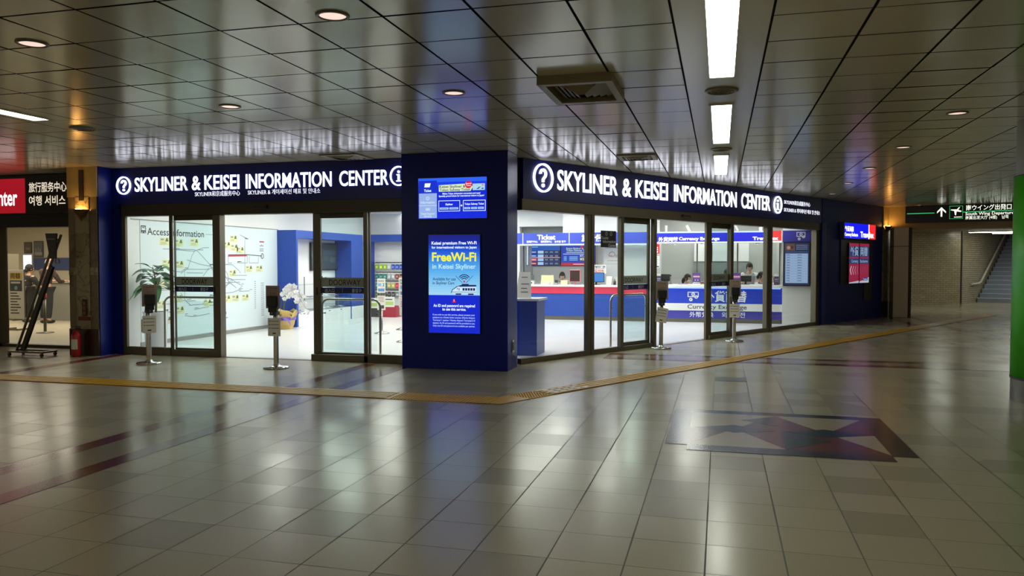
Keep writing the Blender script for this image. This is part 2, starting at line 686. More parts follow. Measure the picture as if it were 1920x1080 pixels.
# fluorescent fixtures recessed in the strips
FT = [(0, 4.19, 'long fluorescent ceiling light nearest the camera in the right strip'),
      (0, 7.87, 'fluorescent ceiling light second along the strip, beyond the round diffuser'),
      (0, 11.55, 'shortest looking fluorescent ceiling light, farthest along the strip by the sign'),
      (-7.02, 4.33, 'fluorescent ceiling light cut by the left edge of the photo'),
      (0, 0.51, 'fluorescent ceiling light overhead just out of frame'),
      (0, -3.17, 'fluorescent ceiling light behind the viewpoint'),
      (-7.02, 0.6, 'fluorescent ceiling light out of frame on the far left'),
      (6.6, 25.6, 'added fluorescent fill light hidden in the corridor behind the direction sign beam'),  # this and the next are unseen, added to brighten the dim right end
      (9.0, 26.0, 'second added fluorescent fill light hidden in the corridor nearer the stairs')]
proto = None
for x, y, lab in FT:
    if proto is None:
        proto = thing('fluorescent_light', lab, 'ceiling light', (x, y, CZ), 0, 'recessed fluorescent lights')
        b = B()
        for x0, x1, p, q in ((-.118, -.096, -.02, 2.53), (.096, .118, -.02, 2.53), (-.118, .118, -.03, 0), (-.118, .118, 2.5, 2.53)):
            b.box(x0, x1, p, q, -0.014, 0.004, CEIL)
        b.build('frame', proto)
        b = B()
        b.box(-.096, .096, 0, 2.5, -0.008, 0.0, TUBEM)
        b.build('diffuser', proto)
    else:
        copy_thing(proto, (x, y, 2.62 if y > 20 else CZ), 0, lab, 'recessed fluorescent lights')

# round downlights
DL = [(-4.65, 4.46, 'recessed round downlight near the upper left corner'),
      (-2.33, 4.44, 'large looking recessed downlight at the top left of centre'),
      (-2.33, 6.72, 'recessed downlight in front of the blue pillar screens'),
      (-4.65, 6.74, 'recessed downlight above the left sign, between two ceiling joints'),
      (2.33, 8.95, 'recessed downlight at the upper right, nearest of the right row'),
      (2.33, 11.4, 'recessed downlight second of the right row'),
      (2.33, 13.8, 'recessed downlight third of the right row'),
      (2.36, 16.26, 'recessed downlight fourth of the right row'),
      (2.40, 18.7, 'recessed downlight fifth of the right row, by the dark blue wall'),
      (5.11, 23.0, 'recessed downlight by the green direction sign')]
proto = None
for x, y, lab in DL:
    if proto is None:
        proto = thing('downlight', lab, 'downlight', (x, y, CZ), 0, 'round downlights')
        b = B()
        b.lathe([(0.105, 0.0), (0.105, -0.008), (0.085, -0.012), (0.083, 0.0)], mat('downlight_ring', (96, 84, 64), 0.4), n=28)
        b.build('trim_ring', proto)
        b = B()
        b.lathe([(0.083, -0.004), (0.07, -0.002), (0.055, -0.006), (0.04, -0.002), (0.025, -0.006), (0.0, -0.004)], DOWNM, n=28)
        b.build('lens', proto)
    else:
        copy_thing(proto, (x, y, CZ), 0, lab, 'round downlights')

# round air diffusers in the strip gaps
DIFF = mat('diffuser_grey', (120, 114, 96), 0.5)
proto = None
for x, y, lab in ((0, 7.24, 'round ceiling air diffuser between the two nearest fluorescent lights'),
                  (0, 10.95, 'round ceiling air diffuser before the farthest fluorescent light'),
                  (-7.02, 7.40, 'round ceiling diffuser above the left marble pillar, warm lit')):
    if proto is None:
        proto = thing('air_diffuser', lab, 'air diffuser', (x, y, CZ), 0, 'round diffusers')
        b = B()
        b.lathe([(0.145, 0), (0.145, -0.01), (0.12, -0.02), (0.11, -0.004)], DIFF, n=28)
        b.build('outer_ring', proto)
        b = B()
        for r_ in (0.105, 0.075, 0.045):
            b.lathe([(r_, -0.004), (r_ - .012, -0.022), (r_ - .022, -0.004)], DIFF, n=28)
        b.lathe([(0.02, -0.012), (0.0, -0.02)], DIFF, n=20)
        b.build('cone', proto)
    else:
        copy_thing(proto, (x, y, CZ), 0, lab, 'round diffusers')

# square supply vents
VENT = mat('vent_beige', (126, 116, 90), 0.5)
VDARK = mat('vent_dark', (40, 35, 25), 0.7)


def vent(x0, x1, y0_, y1_, drop, lab):
    t = thing('ceiling_vent', lab, 'ceiling vent', ((x0 + x1) / 2, (y0_ + y1_) / 2, CZ), 0)
    a, c = (x1 - x0) / 2, (y1_ - y0_) / 2
    b = B()
    b.box(-a, a, -c, -c + .07, -drop, 0, VENT)
    b.box(-a, a, c - .07, c, -drop, 0, VENT)
    b.box(-a, -a + .06, -c + .07, c - .07, -drop, 0, VENT)
    b.box(a - .06, a, -c + .07, c - .07, -drop, 0, VENT)
    b.build('frame', t)
    b = B()
    b.box(-a + .06, a - .06, -c + .07, c - .07, -0.01, 0, VDARK)
    b.build('backing', t)
    for k in range(4):
        b = B()
        s_ = 1 - 0.22 * k
        aa, cc = (a - .08) * s_, (c - .09) * s_
        zz = -drop * (0.25 + .2 * k)
        for sx, sy in ((1, 0), (-1, 0), (0, 1), (0, -1)):
            if sx:
                b.add([(sx * aa, -cc, zz), (sx * aa, cc, zz), (sx * (aa - .05), cc - .05, zz - .03), (sx * (aa - .05), -cc + .05, zz - .03)], [(0, 1, 2, 3)], VENT)
            else:
                b.add([(-aa, sy * cc, zz), (aa, sy * cc, zz), (aa - .05, sy * (cc - .05), zz - .03), (-aa + .05, sy * (cc - .05), zz - .03)], [(0, 1, 2, 3)], VENT)
        b.build('louvre', t)
    return t


vent(-1.47, -0.85, 6.31, 7.15, 0.075, 'large square beige ceiling vent hanging below the panels')
vent(-1.44, -0.90, 11.18, 11.76, 0.02, 'flush square vent close above the right shop sign')
vent(-5.50, -4.92, 10.05, 10.60, 0.02, 'flush square vent close above the left shop sign')

# ------------------------------------------------------------------ blue corner pillar
b = B()
b.box(-4.37, -2.81, 10.33, 10.86, 0.0, CZ, NAVYP, 0.006)
b.box(-4.37, -2.93, 10.86, 11.2, 0.0, CZ, NAVYP)
struct(b, 'wall_corner')
t = thing('wall_outlet', 'small metal outlet plate low on the side of the blue pillar', 'outlet', (-2.81, 10.60, 0.24), 90)
b = B()
b.box(-.05, .05, -.012, 0, 0, .17, STEEL, .003)
b.build('plate', t)
b = B()
b.box(-.03, .03, -.018, -.0125, .03, .14, BLACK)
b.build('socket', t)

# ------------------------------------------------------------------ screens on the pillar
BEZEL = mat('screen_bezel', (10, 12, 24), 0.25)


def screen_thing(name, lab, cat, loc, rz, w, h, group=None, dep=0.03, bez=0.012, bm=None):
    """flat display: housing part + picture part; picture drawn in its own local metres"""
    t = thing(name, lab, cat, loc, rz, group)
    b = B()
    b.box(-bez, w + bez, -dep, 0, -bez, h + bez, bm or BEZEL, 0.004)
    b.build('housing', t)
    return t


def grad(b, x0, x1, z0, z1, stops, n, y, st=1.0):
    for i in range(n):
        f = (i + .5) / n
        for (p, c), (q, d) in zip(stops, stops[1:]):
            if p <= f <= q:
                g = (f - p) / (q - p)
                col = [int(c[k] + (d[k] - c[k]) * g) for k in range(3)]
        b.rect(x0, x1, z0 + (z1 - z0) * i / n, z0 + (z1 - z0) * (i + 1) / n, E(*col, st), y)


PY = 10.33
t = screen_thing('digital_display', 'wide landscape screen with blue ticket page at the top of the blue pillar', 'display', (-4.10, PY, 2.11), 0, 1.0, 0.565)
b = B()
w, h, y = 1.0, .565, -.0305
WH = E(225, 240, 255, 1.25)
grad(b, 0, w, 0, h, [(0, (6, 40, 225)), (.7, (4, 38, 210)), (.85, (10, 60, 235)), (1, (60, 120, 250))], 10, y)
b.rect(.01, .275, .01, .355, E(150, 178, 232), y - .001)
b.rect(.01, .275, .18, .19, E(190, 215, 245), y - .0015)
b.rect(.01, .275, .36, .53, E(8, 46, 205), y - .001)
b.poly([(.09, .44), (.17, .44), (.185, .495), (.10, .495)], WH, y - .002)
b.text('Ticket', .14, .375, .035, WH, w=.11, y=y - .002, al='c')
b.ring(.14, .285, .016, .026, E(205, 225, 250), y - .002)
b.text('i', .14, .275, .02, E(205, 225, 250), y=y - .002, al='c')
b.text('Information', .14, .215, .03, E(215, 230, 252), w=.21, y=y - .002, al='c')
for k in range(3):
    b.rect(.11 + k * .022, .127 + k * .022, .115, .15, E(205, 225, 250), y - .002)
b.text('Travel Support', .14, .06, .026, E(215, 230, 252), w=.21, y=y - .002, al='c')
b.text('Service', .14, .025, .026, E(215, 230, 252), w=.11, y=y - .002, al='c')
b.poly([(.305, .375), (.77, .375), (.80, .43), (.78, .48), (.305, .465)], E(225, 240, 190), y - .001)
b.text('Keisei Skyliner &', .315, .425, .035, E(20, 70, 130), w=.38, y=y - .002)
b.text('Tokyo Subway Ticket', .315, .382, .033, E(20, 70, 130), w=.45, y=y - .002)
b.disc(.74, .465, .052, E(220, 20, 60), y - .003)
b.text('Special', .74, .47, .02, E(255, 235, 240), w=.085, y=y - .004, al='c')
b.text('Ticket', .74, .442, .018, E(255, 235, 240), w=.07, y=y - .004, al='c')
b.rect(.80, .975, .385, .475, E(170, 215, 240), y - .001)
b.poly([(.85, .40), (.90, .43), (.915, .43), (.88, .40)], E(20, 40, 90), y - .002)
b.rect(.93, .96, .445, .465, E(230, 120, 150), y - .002)
b.poly([(.92, .40), (.945, .42), (.96, .40)], E(20, 40, 90), y - .002)
b.text('Makes Tokyo sightseeing convenient and easy!', .635, .335, .022, WH, w=.55, y=y - .002, al='c')
b.text('Specially priced tickets for international visitors to Japan!', .635, .302, .022, WH, w=.66, y=y - .002, al='c')
for x0, x1, s_, n_ in ((.30, .615, 'Skyliner', 2), (.66, .985, 'Tokyo Subway Ticket', 3)):
    for q in ((x0, x1, .10, .107), (x0, x1, .243, .25), (x0, x0 + .007, .10, .25), (x1 - .007, x1, .10, .25)):
        b.rect(*q, WH, y - .002)
    b.text(s_, (x0 + x1) / 2, .185, .026, WH, w=.11 if n_ == 2 else .28, y=y - .002, al='c')
    for k in range(n_):
        ww = (x1 - x0 - .03) / n_
        b.rect(x0 + .018 + k * ww, x0 + .005 + (k + 1) * ww, .125, .155, E(170, 205, 250), y - .002)
        b.rect(x0 + .035 + k * ww, x0 - .012 + (k + 1) * ww, .137, .143, E(40, 60, 150), y - .003)
b.ring(.637, .178, .004, .012, WH, y - .002)
b.build('picture', t)['label'] = 'blue ticket menu picture'

t = screen_thing('digital_display', 'tall portrait screen with free internet notice on the blue pillar', 'display', (-3.95, PY, 0.515), 0, 0.75, 1.37)
b = B()
w, h, y = .75, 1.37, -.0305
b.rect(0, w, 0, .53, E(6, 36, 205), y)
grad(b, 0, w, .53, h, [(0, (165, 215, 245)), (.3, (110, 190, 240)), (.55, (60, 150, 235)), (.75, (20, 80, 215)), (.88, (8, 34, 160)), (1, (14, 24, 120))], 22, y)
b.text('Keisei premium Free Wi-Fi', .045, 1.235, .042, WH, w=.66, y=y - .002)
b.text('for international visitors to Japan', .045, 1.18, .032, WH, w=.66, y=y - .002)
b.text('FreeWi-Fi', .05, 1.005, .115, E(235, 232, 60, 1.1), w=.65, y=y - .002, off=.03)
b.text('in Keisei Skyliner', .055, .90, .062, E(190, 235, 255), w=.64, y=y - .002)
DB = E(12, 40, 110, .8)
b.text('Available for use', .06, .735, .04, DB, w=.34, y=y - .002, off=.01)
b.text('in Skyliner Cars', .06, .68, .04, DB, w=.32, y=y - .002, off=.01)
for r_ in (.035, .06, .085):
    b.ring(.525, .725, r_, r_ + .012, DB, y - .002, a0=35, a1=145, n=16)
b.disc(.525, .72, .014, E(225, 30, 60), y - .003)
b.line([(.40, .80), (.50, .70)], .006, DB, y - .002)
b.line([(.65, .80), (.55, .70)], .006, DB, y - .002)
b.poly([(.335, .555), (.35, .60), (.43, .66), (.50, .672), (.70, .672), (.70, .555)], E(205, 232, 250), y - .001)
b.poly([(.42, .655), (.49, .675), (.70, .675), (.70, .652), (.47, .648)], DB, y - .002)
b.rect(.49, .59, .675, .688, DB, y - .002)
b.line([(.335, .56), (.35, .605), (.43, .655)], .010, DB, y - .002)
for k in range(5):
    b.rect(.50 + k * .038, .53 + k * .038, .595, .63, DB, y - .002)
b.rect(.445, .455, .595, .63, DB, y - .002)
b.rect(.42, .43, .61, .63, DB, y - .002)
b.line([(.335, .575), (.70, .575)], .006, DB, y - .002)
for x in (.40, .58):
    b.rect(x, x + .08, .535, .556, DB, y - .002)
b.poly([(.345, .43), (.405, .43), (.375, .485)], E(225, 25, 35), y - .002)
b.text('!', .375, .44, .03, WH, y=y - .003, al='c')
b.text('An ID and password are required', .375, .365, .038, WH, w=.61, y=y - .002, al='c')
b.text('to use this service.', .375, .315, .038, WH, w=.35, y=y - .002, al='c')
for k, s_ in enumerate(('If you wish to use this service, please present your', 'passport at a Keisei ticket counter (Narita Airport', 'Terminal 1 station / Narita Airport Terminal 2·3',
                        'station). An ID and password will be provided to you.', 'Only one ID and password are available per person.')):
    b.text(s_, .06, .245 - k * .039, .023, E(190, 215, 255, 1.0), w=.62, y=y - .002, off=.012)
b.build('picture', t)['label'] = 'blue poster picture with small train drawing'

# ------------------------------------------------------------------ shopfront builders


def win(n, x0, x1, z0, z1, loc, rz, mull=(), y=0.02):
    r = sroot('window_%d' % n, loc, rz)
    g = B()
    g.box(x0, x1, y, y + .008, z0, z1, GLASS)
    g.build('glass', r)
    if mull:
        f = B()
        for a in mull:
            f.box(*a, FRAME, .004)
        f.build('frame', r)
    return r


def decal(root, x0, x1, y):
    d = B()
    d.rect(x0, x1, 1.125, 1.27, mat('decal_grey', (150, 160, 156), 0.5), y)
    d.rect(x0, x1, 1.03, 1.118, mat('decal_navy', (16, 30, 92), 0.5), y)
    ww = x1 - x0
    d.text('DOORWAY', x0 + ww * .5, 1.155, .082, mat('decal_ink', (26, 30, 32), 0.6), w=ww * .66, y=y - .001, al='c', off=.012)
    wi = mat('decal_white', (205, 212, 220), 0.6)
    d.text('出入口', x0 + ww * .18, 1.05, .042, wi, w=ww * .20, y=y - .001, al='c', off=.01)
    d.text('출입구', x0 + ww * .75, 1.05, .042, wi, w=ww * .20, y=y - .001, al='c', off=.01)
    d.rect(x0 + ww * .45, x0 + ww * .455, 1.045, 1.1, wi, y - .001)
    d.build('door_decal', root)['label'] = 'grey and blue printed band'


def door(n, x0, x1, loc, rz, y=0.06, stl=.07, str_=.07, zt=2.25):
    r = sroot('door_%d' % n, loc, rz)
    f = B()
    f.box(x0, x0 + stl, y - .02, y + .025, .03, zt, FRAME, .004)
    f.box(x1 - str_, x1, y - .02, y + .025, .03, zt, FRAME, .004)
    f.box(x0 + stl, x1 - str_, y - .02, y + .025, .03, .125, FRAME, .004)
    f.box(x0 + stl, x1 - str_, y - .02, y + .025, 2.175, zt, FRAMED, .004)
    f.build('frame', r)
    g = B()
    g.box(x0 + stl, x1 - str_, y, y + .008, .125, 2.175, GLASSD)
    g.build('glass', r)
    decal(r, x0 + stl, x1 - str_, y - .002)
    k = B()
    xx = x1 - str_ / 2 if n in (1, 3) else x0 + stl / 2
    k.box(xx - .012, xx + .012, y - .028, y - .02, 1.0, 1.12, BLACK, .003)
    k.build('pull_recess', r)
    return r


def question_mark(b, x, z, h, m, y, d):
    """rounded question mark, h tall, standing d proud of y"""
    b.ring(x, z + .72 * h, .14 * h, .28 * h, m, y - d, n=24, dep=d, a0=-55, a1=185)
    p = [(x + .08 * h, z + .605 * h), (x + .16 * h, z + .49 * h), (x + .07 * h, z + .40 * h), (x + .07 * h, z + .27 * h), (x - .07 * h, z + .27 * h), (x - .07 * h, z + .44 * h)]
    b.poly(p, m, y - d)
    for (a, c), (e, f) in zip(p, p[1:] + p[:1]):
        b.add([(a, y - d, c), (e, y - d, f), (e, y, f), (a, y, c)], [(0, 1, 2, 3)], m)
    b.ring(x, z + .10 * h, .0005, .10 * h, m, y - d, n=20, dep=d)


def letter_i(b, x, z, h, m, y, d):
    b.ring(x, z + .88 * h, .0005, .115 * h, m, y - d, n=20, dep=d)
    b.box(x - .09 * h, x + .09 * h, y - d, y, z, z + .66 * h, m)
    b.box(x - .20 * h, x - .09 * h, y - d, y, z + .57 * h, z + .66 * h, m)
    b.box(x - .22 * h, x + .22 * h, y - d, y, z, z + .09 * h, m)


# left front -------------------------------------------------
L0 = (0, LY, 0)
win(1, -9.37, -8.55, .125, 2.25, L0, 0, mull=((-9.46, -9.37, -.04, .015, 0, 2.25), (-8.555, -8.50, -.015, .015, 0, 2.25), (-9.37, -8.55, -.03, .05, 0, .125), (-8.50, -7.69, -.03, .02, 0, .10)))
door(1, -8.50, -7.725, L0, 0, y=.045, stl=.012, str_=.055)
door(2, -6.03, -5.085, L0, 0, y=.075, stl=.125, str_=.03)
win(2, -5.09, -4.30, .125, 2.25, L0, 0, mull=((-5.15, -5.09, -.03, .03, 0, 2.25), (-5.09, -4.30, -.03, .05, 0, .125), (-6.03, -5.09, -.03, .03, 0, .10)))
b = B()
b.box(-7.69, -7.61, -.03, .11, 0, 2.25, FRAME, .004)
b.box(-9.46, -4.3, -.05, .14, 2.25, 2.44, FRAMED)
b.box(-7.61, -6.03, -.02, .1, -.01, .006, STEELD)
struct(b, 'trim_6', None, L0, 0)
b = B()
b.box(-9.62, -4.3, .0, .35, 2.44, CZ, FRAMED)
struct(b, 'wall_left_lintel', None, L0, 0)


def sensor(loc, rz, lab):
    t = thing('door_sensor', lab, 'door sensor', loc, rz)
    b = B()
    b.box(-.12, .12, -.05, 0, -.025, .025, DARK, .01)
    b.build('housing', t)
    b = B()
    b.box(-.105, .105, -.056, -.05, -.02, .004, BLACK)
    b.build('sensor_window', t)


sensor((-6.86, LY - .05, 2.36), 0, 'slim door sensor above the open left doorway')
sensor(RF(4.34, -.05, 2.36), RA, 'slim door sensor above the open right doorway')

# left fascia sign
t = thing('fascia_sign', 'backlit white lettering on navy fascia over the left doorway', 'sign', (0, LY, 0), 0)
b = B()
b.box(-9.62, -4.3, -.07, 0.0, 2.44, CZ - .004, NAVY)
b.build('panel', t)
for wd, wx, ww in (('SKYLINER', -9.14, .99), ('&', -8.07, .155), ('KEISEI', -7.84, .62), ('INFORMATION', -7.10, 1.46), ('CENTER', -5.51, .79)):
    b = B()
    b.text(wd, wx, 2.645, .215, LETTER, w=ww, y=-.07, ext=.02, off=.010, res=4)
    b.build('lettering', t)
b = B()
b.ring(-9.35, 2.745, .125, .145, LETTER, -.095, k=.93, dep=.025)
question_mark(b, -9.35, 2.655, .18, LETTER, -.07, .02)
b.build('question_emblem', t)
b = B()
b.ring(-4.555, 2.765, .125, .145, LETTER, -.095, k=.93, dep=.025)
letter_i(b, -4.555, 2.685, .16, LETTER, -.07, .02)
b.build('info_emblem', t)
b = B()
b.text('SKYLINER和京成服务中心', -8.02, 2.545, .06, LETTERS, w=.81, y=-.07, ext=.008, off=.0)
b.build('small_lettering', t)
b = B()
b.text('SKYLINER & 게이세이선 매표 및 안내소', -7.07, 2.55, .06, LETTERS, w=1.24, y=-.07, ext=.008, off=.0)
b.build('small_lettering', t)

# blue return between the left front and the marble pillar
b = B()
b.box(-9.66, -9.60, 10.40, 10.78, 0, CZ, NAVY)
b.box(-9.66, -9.44, 10.70, 10.79, 0, CZ, NAVY)
struct(b, 'wall_left_return')

# right front ------------------------------------------------
R0 = (RX, RY, 0)
win(3, 0.02, 1.56, .07, 2.28, R0, RA, mull=((1.55, 1.63, -.02, .06, 0, 2.28), (1.63, 1.71, -.03, .10, 0, 2.28), (0, 1.55, -.03, .05, 0, .08)))
win(4, 1.71, 2.42, .07, 2.28, R0, RA, mull=((2.42, 2.50, -.03, .04, 0, 2.28), (1.71, 2.42, -.03, .05, 0, .08), (2.5, 3.35, -.03, .035, 0, .07)))
door(3, 2.49, 3.385, R0, RA, y=.075, stl=.04, str_=.05, zt=2.27)
door(4, 5.285, 6.10, R0, RA, y=.035, stl=.12, str_=.03, zt=2.27)
win(5, 6.18, 7.64, .07, 2.28, R0, RA, mull=((6.07, 6.18, -.03, .04, 0, 2.28), (7.63, 7.74, -.02, .08, 0, 2.28), (7.74, 7.85, -.03, .10, 0, 2.28), (6.18, 7.63, -.03, .05, 0, .08), (5.29, 6.07, -.03, .035, 0, .07)))
win(6, 7.85, 10.08, .07, 2.28, R0, RA, mull=((10.07, 10.26, -.03, .10, 0, 2.28), (7.85, 10.07, -.03, .05, 0, .08)))
b = B()
b.box(3.385, 3.47, -.03, .05, 0, 2.27, FRAME, .004)
b.box(5.14, 5.24, -.03, .02, 0, 2.27, FRAME, .004)
b.box(0, 10.26, -.05, .14, 2.27, 2.44, FRAME)
b.box(3.47, 5.14, -.02, .1, -.01, .006, STEELD)
struct(b, 'trim_7', None, R0, RA)
b = B()
b.box(-.1, 10.3, .0, .35, 2.44, CZ, FRAMED)
struct(b, 'wall_right_lintel', None, R0, RA)

t = thing('fascia_sign', 'backlit white lettering on navy fascia over the right slanting shopfront', 'sign', R0, RA)
b = B()
b.box(0.0, 10.28, -.07, 0.0, 2.44, CZ - .004, NAVY)
b.build('panel', t)
for wd, wx, ww in (('SKYLINER', .75, 1.50), ('&', 2.39, .24), ('KEISEI', 2.76, .97), ('INFORMATION', 3.94, 2.25), ('CENTER', 6.39, 1.24)):
    b = B()
    b.text(wd, wx, 2.615, .295, LETTER, w=ww, y=-.07, ext=.022, off=.010, res=4)
    b.build('lettering', t)
b = B()
b.ring(.42, 2.765, .19, .215, LETTER, -.10, dep=.03, n=48)
question_mark(b, .42, 2.625, .28, LETTER, -.07, .022)
b.build('question_emblem', t)
b = B()
b.ring(7.97, 2.755, .165, .188, LETTER, -.10, dep=.03, n=48, k=.95)
letter_i(b, 7.97, 2.645, .225, LETTER, -.07, .022)
b.build('info_emblem', t)
b = B()
b.text('SKYLINER和京成服务中心', 8.28, 2.80, .075, LETTERS, w=1.32, y=-.07, ext=.008, off=.0)
b.build('small_lettering', t)
b = B()
b.text('SKYLINER & 게이세이선 매표 및 안내소', 8.28, 2.63, .075, LETTERS, w=1.86, y=-.07, ext=.008, off=.0)
b.build('small_lettering', t)

# sticker on the glass
t = thing('window_sticker', 'black square tourist information sticker on the right shop window', 'sticker', RF(1.90, -.005, 1.75), RA)
b = B()
bk = mat('sticker_black', (18, 19, 22), 0.4)
wk = mat('sticker_white', (190, 192, 196), 0.5)
b.box(0, .41, 0, .004, 0, .275, bk)
b.build('film', t)
b = B()
for x, ch in ((.15, '?'), (.27, 'i')):
    b.ring(x, .225, .026, .032, wk, -.001)
    b.text(ch, x, .21, .032, wk, y=-.001, al='c')
b.text('Tourist', .01, .135, .045, wk, w=.19, y=-.001)
b.text('Information', .05, .075, .045, wk, w=.35, y=-.001)
b.text('Center', .20, .012, .045, wk, w=.20, y=-.001)
b.build('print', t)['label'] = 'white lettering'

# dark blue end wall -----------------------------------------
b = B()
b.box(10.26, 14.15, -.08, .3, 0, CZ, NAVYD)
b.box(10.26, 10.50, -.085, -.08, 0, 2.44, NAVY)
struct(b, 'wall_right', None, R0, RA)
b = B()
b.box(11.33, 13.40, -.10, -.08, .96, 2.07, mat('dark_recess_panel', (9, 12, 26), 0.3), .003)
b.box(12.85, 13.40, -.098, -.08, .50, .96, mat('dark_recess_panel', (9, 12, 26), 0.3), .003)
tag(struct(b, 'display_backboard', None, R0, RA), 'dark glossy backboard behind the twin red and blue screens', 'panel')
bpy.data.objects['display_backboard'].pop('kind', None)

t = thing('light_box', 'glowing blue and red currency light box on the dark blue end wall', 'light box', RF(11.30, -.08, 2.09), RA)
b = B()
b.box(0, 2.08, -.10, 0, 0, .42, mat('light_box_case', (70, 74, 110), 0.4), .004)
b.build('case', t)
b = B()
y = -.1005
b.rect(.03, 1.58, .02, .40, E(10, 22, 245, 1.0), y)
b.rect(1.58, 1.64, .02, .40, E(245, 225, 240, 1.5), y)
b.rect(1.64, 2.06, .02, .40, E(255, 40, 48, 1.1), y)
wl = E(250, 250, 255, 2.0)
b.text('外貨両替', .05, .20, .095, wl, w=.55, y=y - .002)
b.text('Currency Exchange', .05, .075, .08, wl, w=.82, y=y - .002)
b.text('Travelex', 1.04, .06, .14, wl, w=.90, y=y - .002, off=.03)
b.build('face', t)['label'] = 'glowing blue and red face'
for k, (x0, lab) in enumerate(((11.77, 'left half of the twin portrait screens on the dark blue end wall'), (12.445, 'right half of the twin portrait screens on the dark blue end wall'))):
    t = screen_thing('portrait_display', lab, 'display', RF(x0, -.101, .97), RA, .625, 1.02, 'twin portrait screens', .03, .012)
    b = B()
    y = -.0305
    ox = -k * .675
    cr, cbl, cw = E(150, 36, 68, .85), E(40, 62, 112, .8), E(150, 170, 196, .8)
    b.rect(0, .625, 0, 1.02, cr, y)
    b.rect(0, .625, .68, .94, cbl, y - .001)
    b.rect(0, .625, .50, .63, cbl, y - .001)
    if k == 0:
        b.text('外貨', .06, .72, .17, cw, w=.53, y=y - .002)
        b.text('Currency', .14, .53, .07, cw, w=.44, y=y - .002)
        for q in range(4):
            cc = (E(215, 205, 215, .8), E(200, 150, 170, .8), E(190, 120, 145, .8), E(175, 90, 120, .8))[q]
            x = .05 + q * .145
            b.poly([(x, .34), (x + .07, .44), (x + .11, .44), (x + .045, .34), (x + .11, .22), (x + .07, .22)], cc, y - .002)
        b.poly([(0, 0), (.625, 0), (.625, .06), (0, .02)], E(190, 195, 210, .8), y - .001)
    else:
        b.text('両替', .03, .72, .17, cw, w=.50, y=y - .002)
        b.text('Exchange', .02, .53, .07, cw, w=.52, y=y - .002)
        for q in range(4):
            x = .03 + q * .14
            b.poly([(x, .34), (x + .07, .44), (x + .10, .44), (x + .035, .34), (x + .10, .22), (x + .07, .22)], E(165 - q * 4, 62, 92, .8), y - .002)
        b.poly([(0, 0), (.625, 0), (.625, .15), (.45, .09), (0, .04)], E(190, 195, 210, .8), y - .001)
        b.rect(.22, .55, .06, .13, E(40, 70, 150, .8), y - .002)
        b.text('Travelex', .25, .08, .03, E(220, 225, 240, .8), w=.26, y=y - .003)
    b.build('picture', t)['label'] = 'red and blue currency picture'

# ------------------------------------------------------------------ hand sanitizer stands
BOARDM = mat('notice_board_tan', (150, 138, 124), 0.6)
BOARDR = mat('notice_ink_red', (120, 60, 52), 0.6)
INK = mat('notice_ink', (70, 64, 58), 0.6)
proto = None
for x, y, rz, lab in ((-8.17, 9.78, 52, 'sanitizer stand farthest left, turned sideways in front of the left window'),
                      (-6.08, 9.83, 4, 'sanitizer stand facing forward at the open left doorway'),
                      (-0.985, 13.80, 14, 'sanitizer stand at the open right doorway with a tilted notice'),
                      (0.265, 15.42, 10, 'sanitizer stand farthest right, by the door of the currency counter')):
    if proto is None:
        proto = thing('sanitizer_stand', lab, 'sanitizer stand', (x, y, 0), rz, 'hand sanitizer stands')
        b = B()
        b.lathe([(0, 0), (.175, 0), (.178, .012), (.172, .024), (.06, .034), (.05, .045), (0.036, .06)], CHROME, n=36)
        b.build('base', proto)
        b = B()
        b.lathe([(.036, .04), (.036, .80), (.030, .81), (.030, .90), (0, .90)], STEEL, n=20)
        b.build('pole', proto)
        b = B()
        b.box(-.105, .105, -.085, -.075, .855, 1.175, BOARDM, .002)
        for k in range(4):
            b.text(('手指消毒', 'アルコール', 'ご自由に', 'ご利用下さい')[k], -.085, 1.128 - k * .034, .019, BOARDR, w=.15 + .005 * (k % 2), y=-.0855, off=.015)
        b.build('notice_board', proto)['label'] = 'tan upper notice board'
        b = B()
        b.box(-.075, .075, -.13, -.03, .88, 1.03, BLACK, .012)
        b.box(-.06, .06, -.115, -.04, .80, .88, BLACK, .01)
        b.box(-.045, .045, -.10, .04, .755, .81, DARK, .008)
        b.build('dispenser', proto)
        b = B()
        b.box(-.012, .012, -.12, -.10, .775, .80, STEELD, .003)
        b.build('nozzle', proto)
        b = B()
        b.box(-.095, .095, -.052, -.046, .46, .715, PAPER, .001)
        for k in range(3):
            b.rect(-.075, -.06, .665 - k * .05, .68 - k * .05, INK, -.0525)
            b.rect(-.05, .07, .668 - k * .05, .676 - k * .05, INK, -.0525)
        b.rect(-.025, .025, .49, .51, INK, -.0525)
        b.build('lower_notice', proto)['label'] = 'off white lower notice'
    else:
        copy_thing(proto, (x, y, 0), rz, lab, 'hand sanitizer stands')
st = [o for o in bpy.data.objects if o.name.startswith('sanitizer_stand')]
for o in st:                                  # second plate seen edge-on behind the turned stand, tilted notice on the third
    if abs(o.location.x + 8.17) < .01:
        b = B()
        b.box(-.09, .09, .046, .052, .47, .66, PAPER, .001)
        b.build('rear_notice', o)
    if abs(o.location.x + .985) < .01:
        for c in o.children:
            if c.name.startswith('lower_notice'):
                c.data = c.data.copy()
                c.data.transform(Matrix.Translation((0, -.012, .58)) @ Matrix.Rotation(R(9), 4, 'Y') @ Matrix.Translation((0, 0, -.58)))

# ------------------------------------------------------------------ guard rails behind the sliding doors


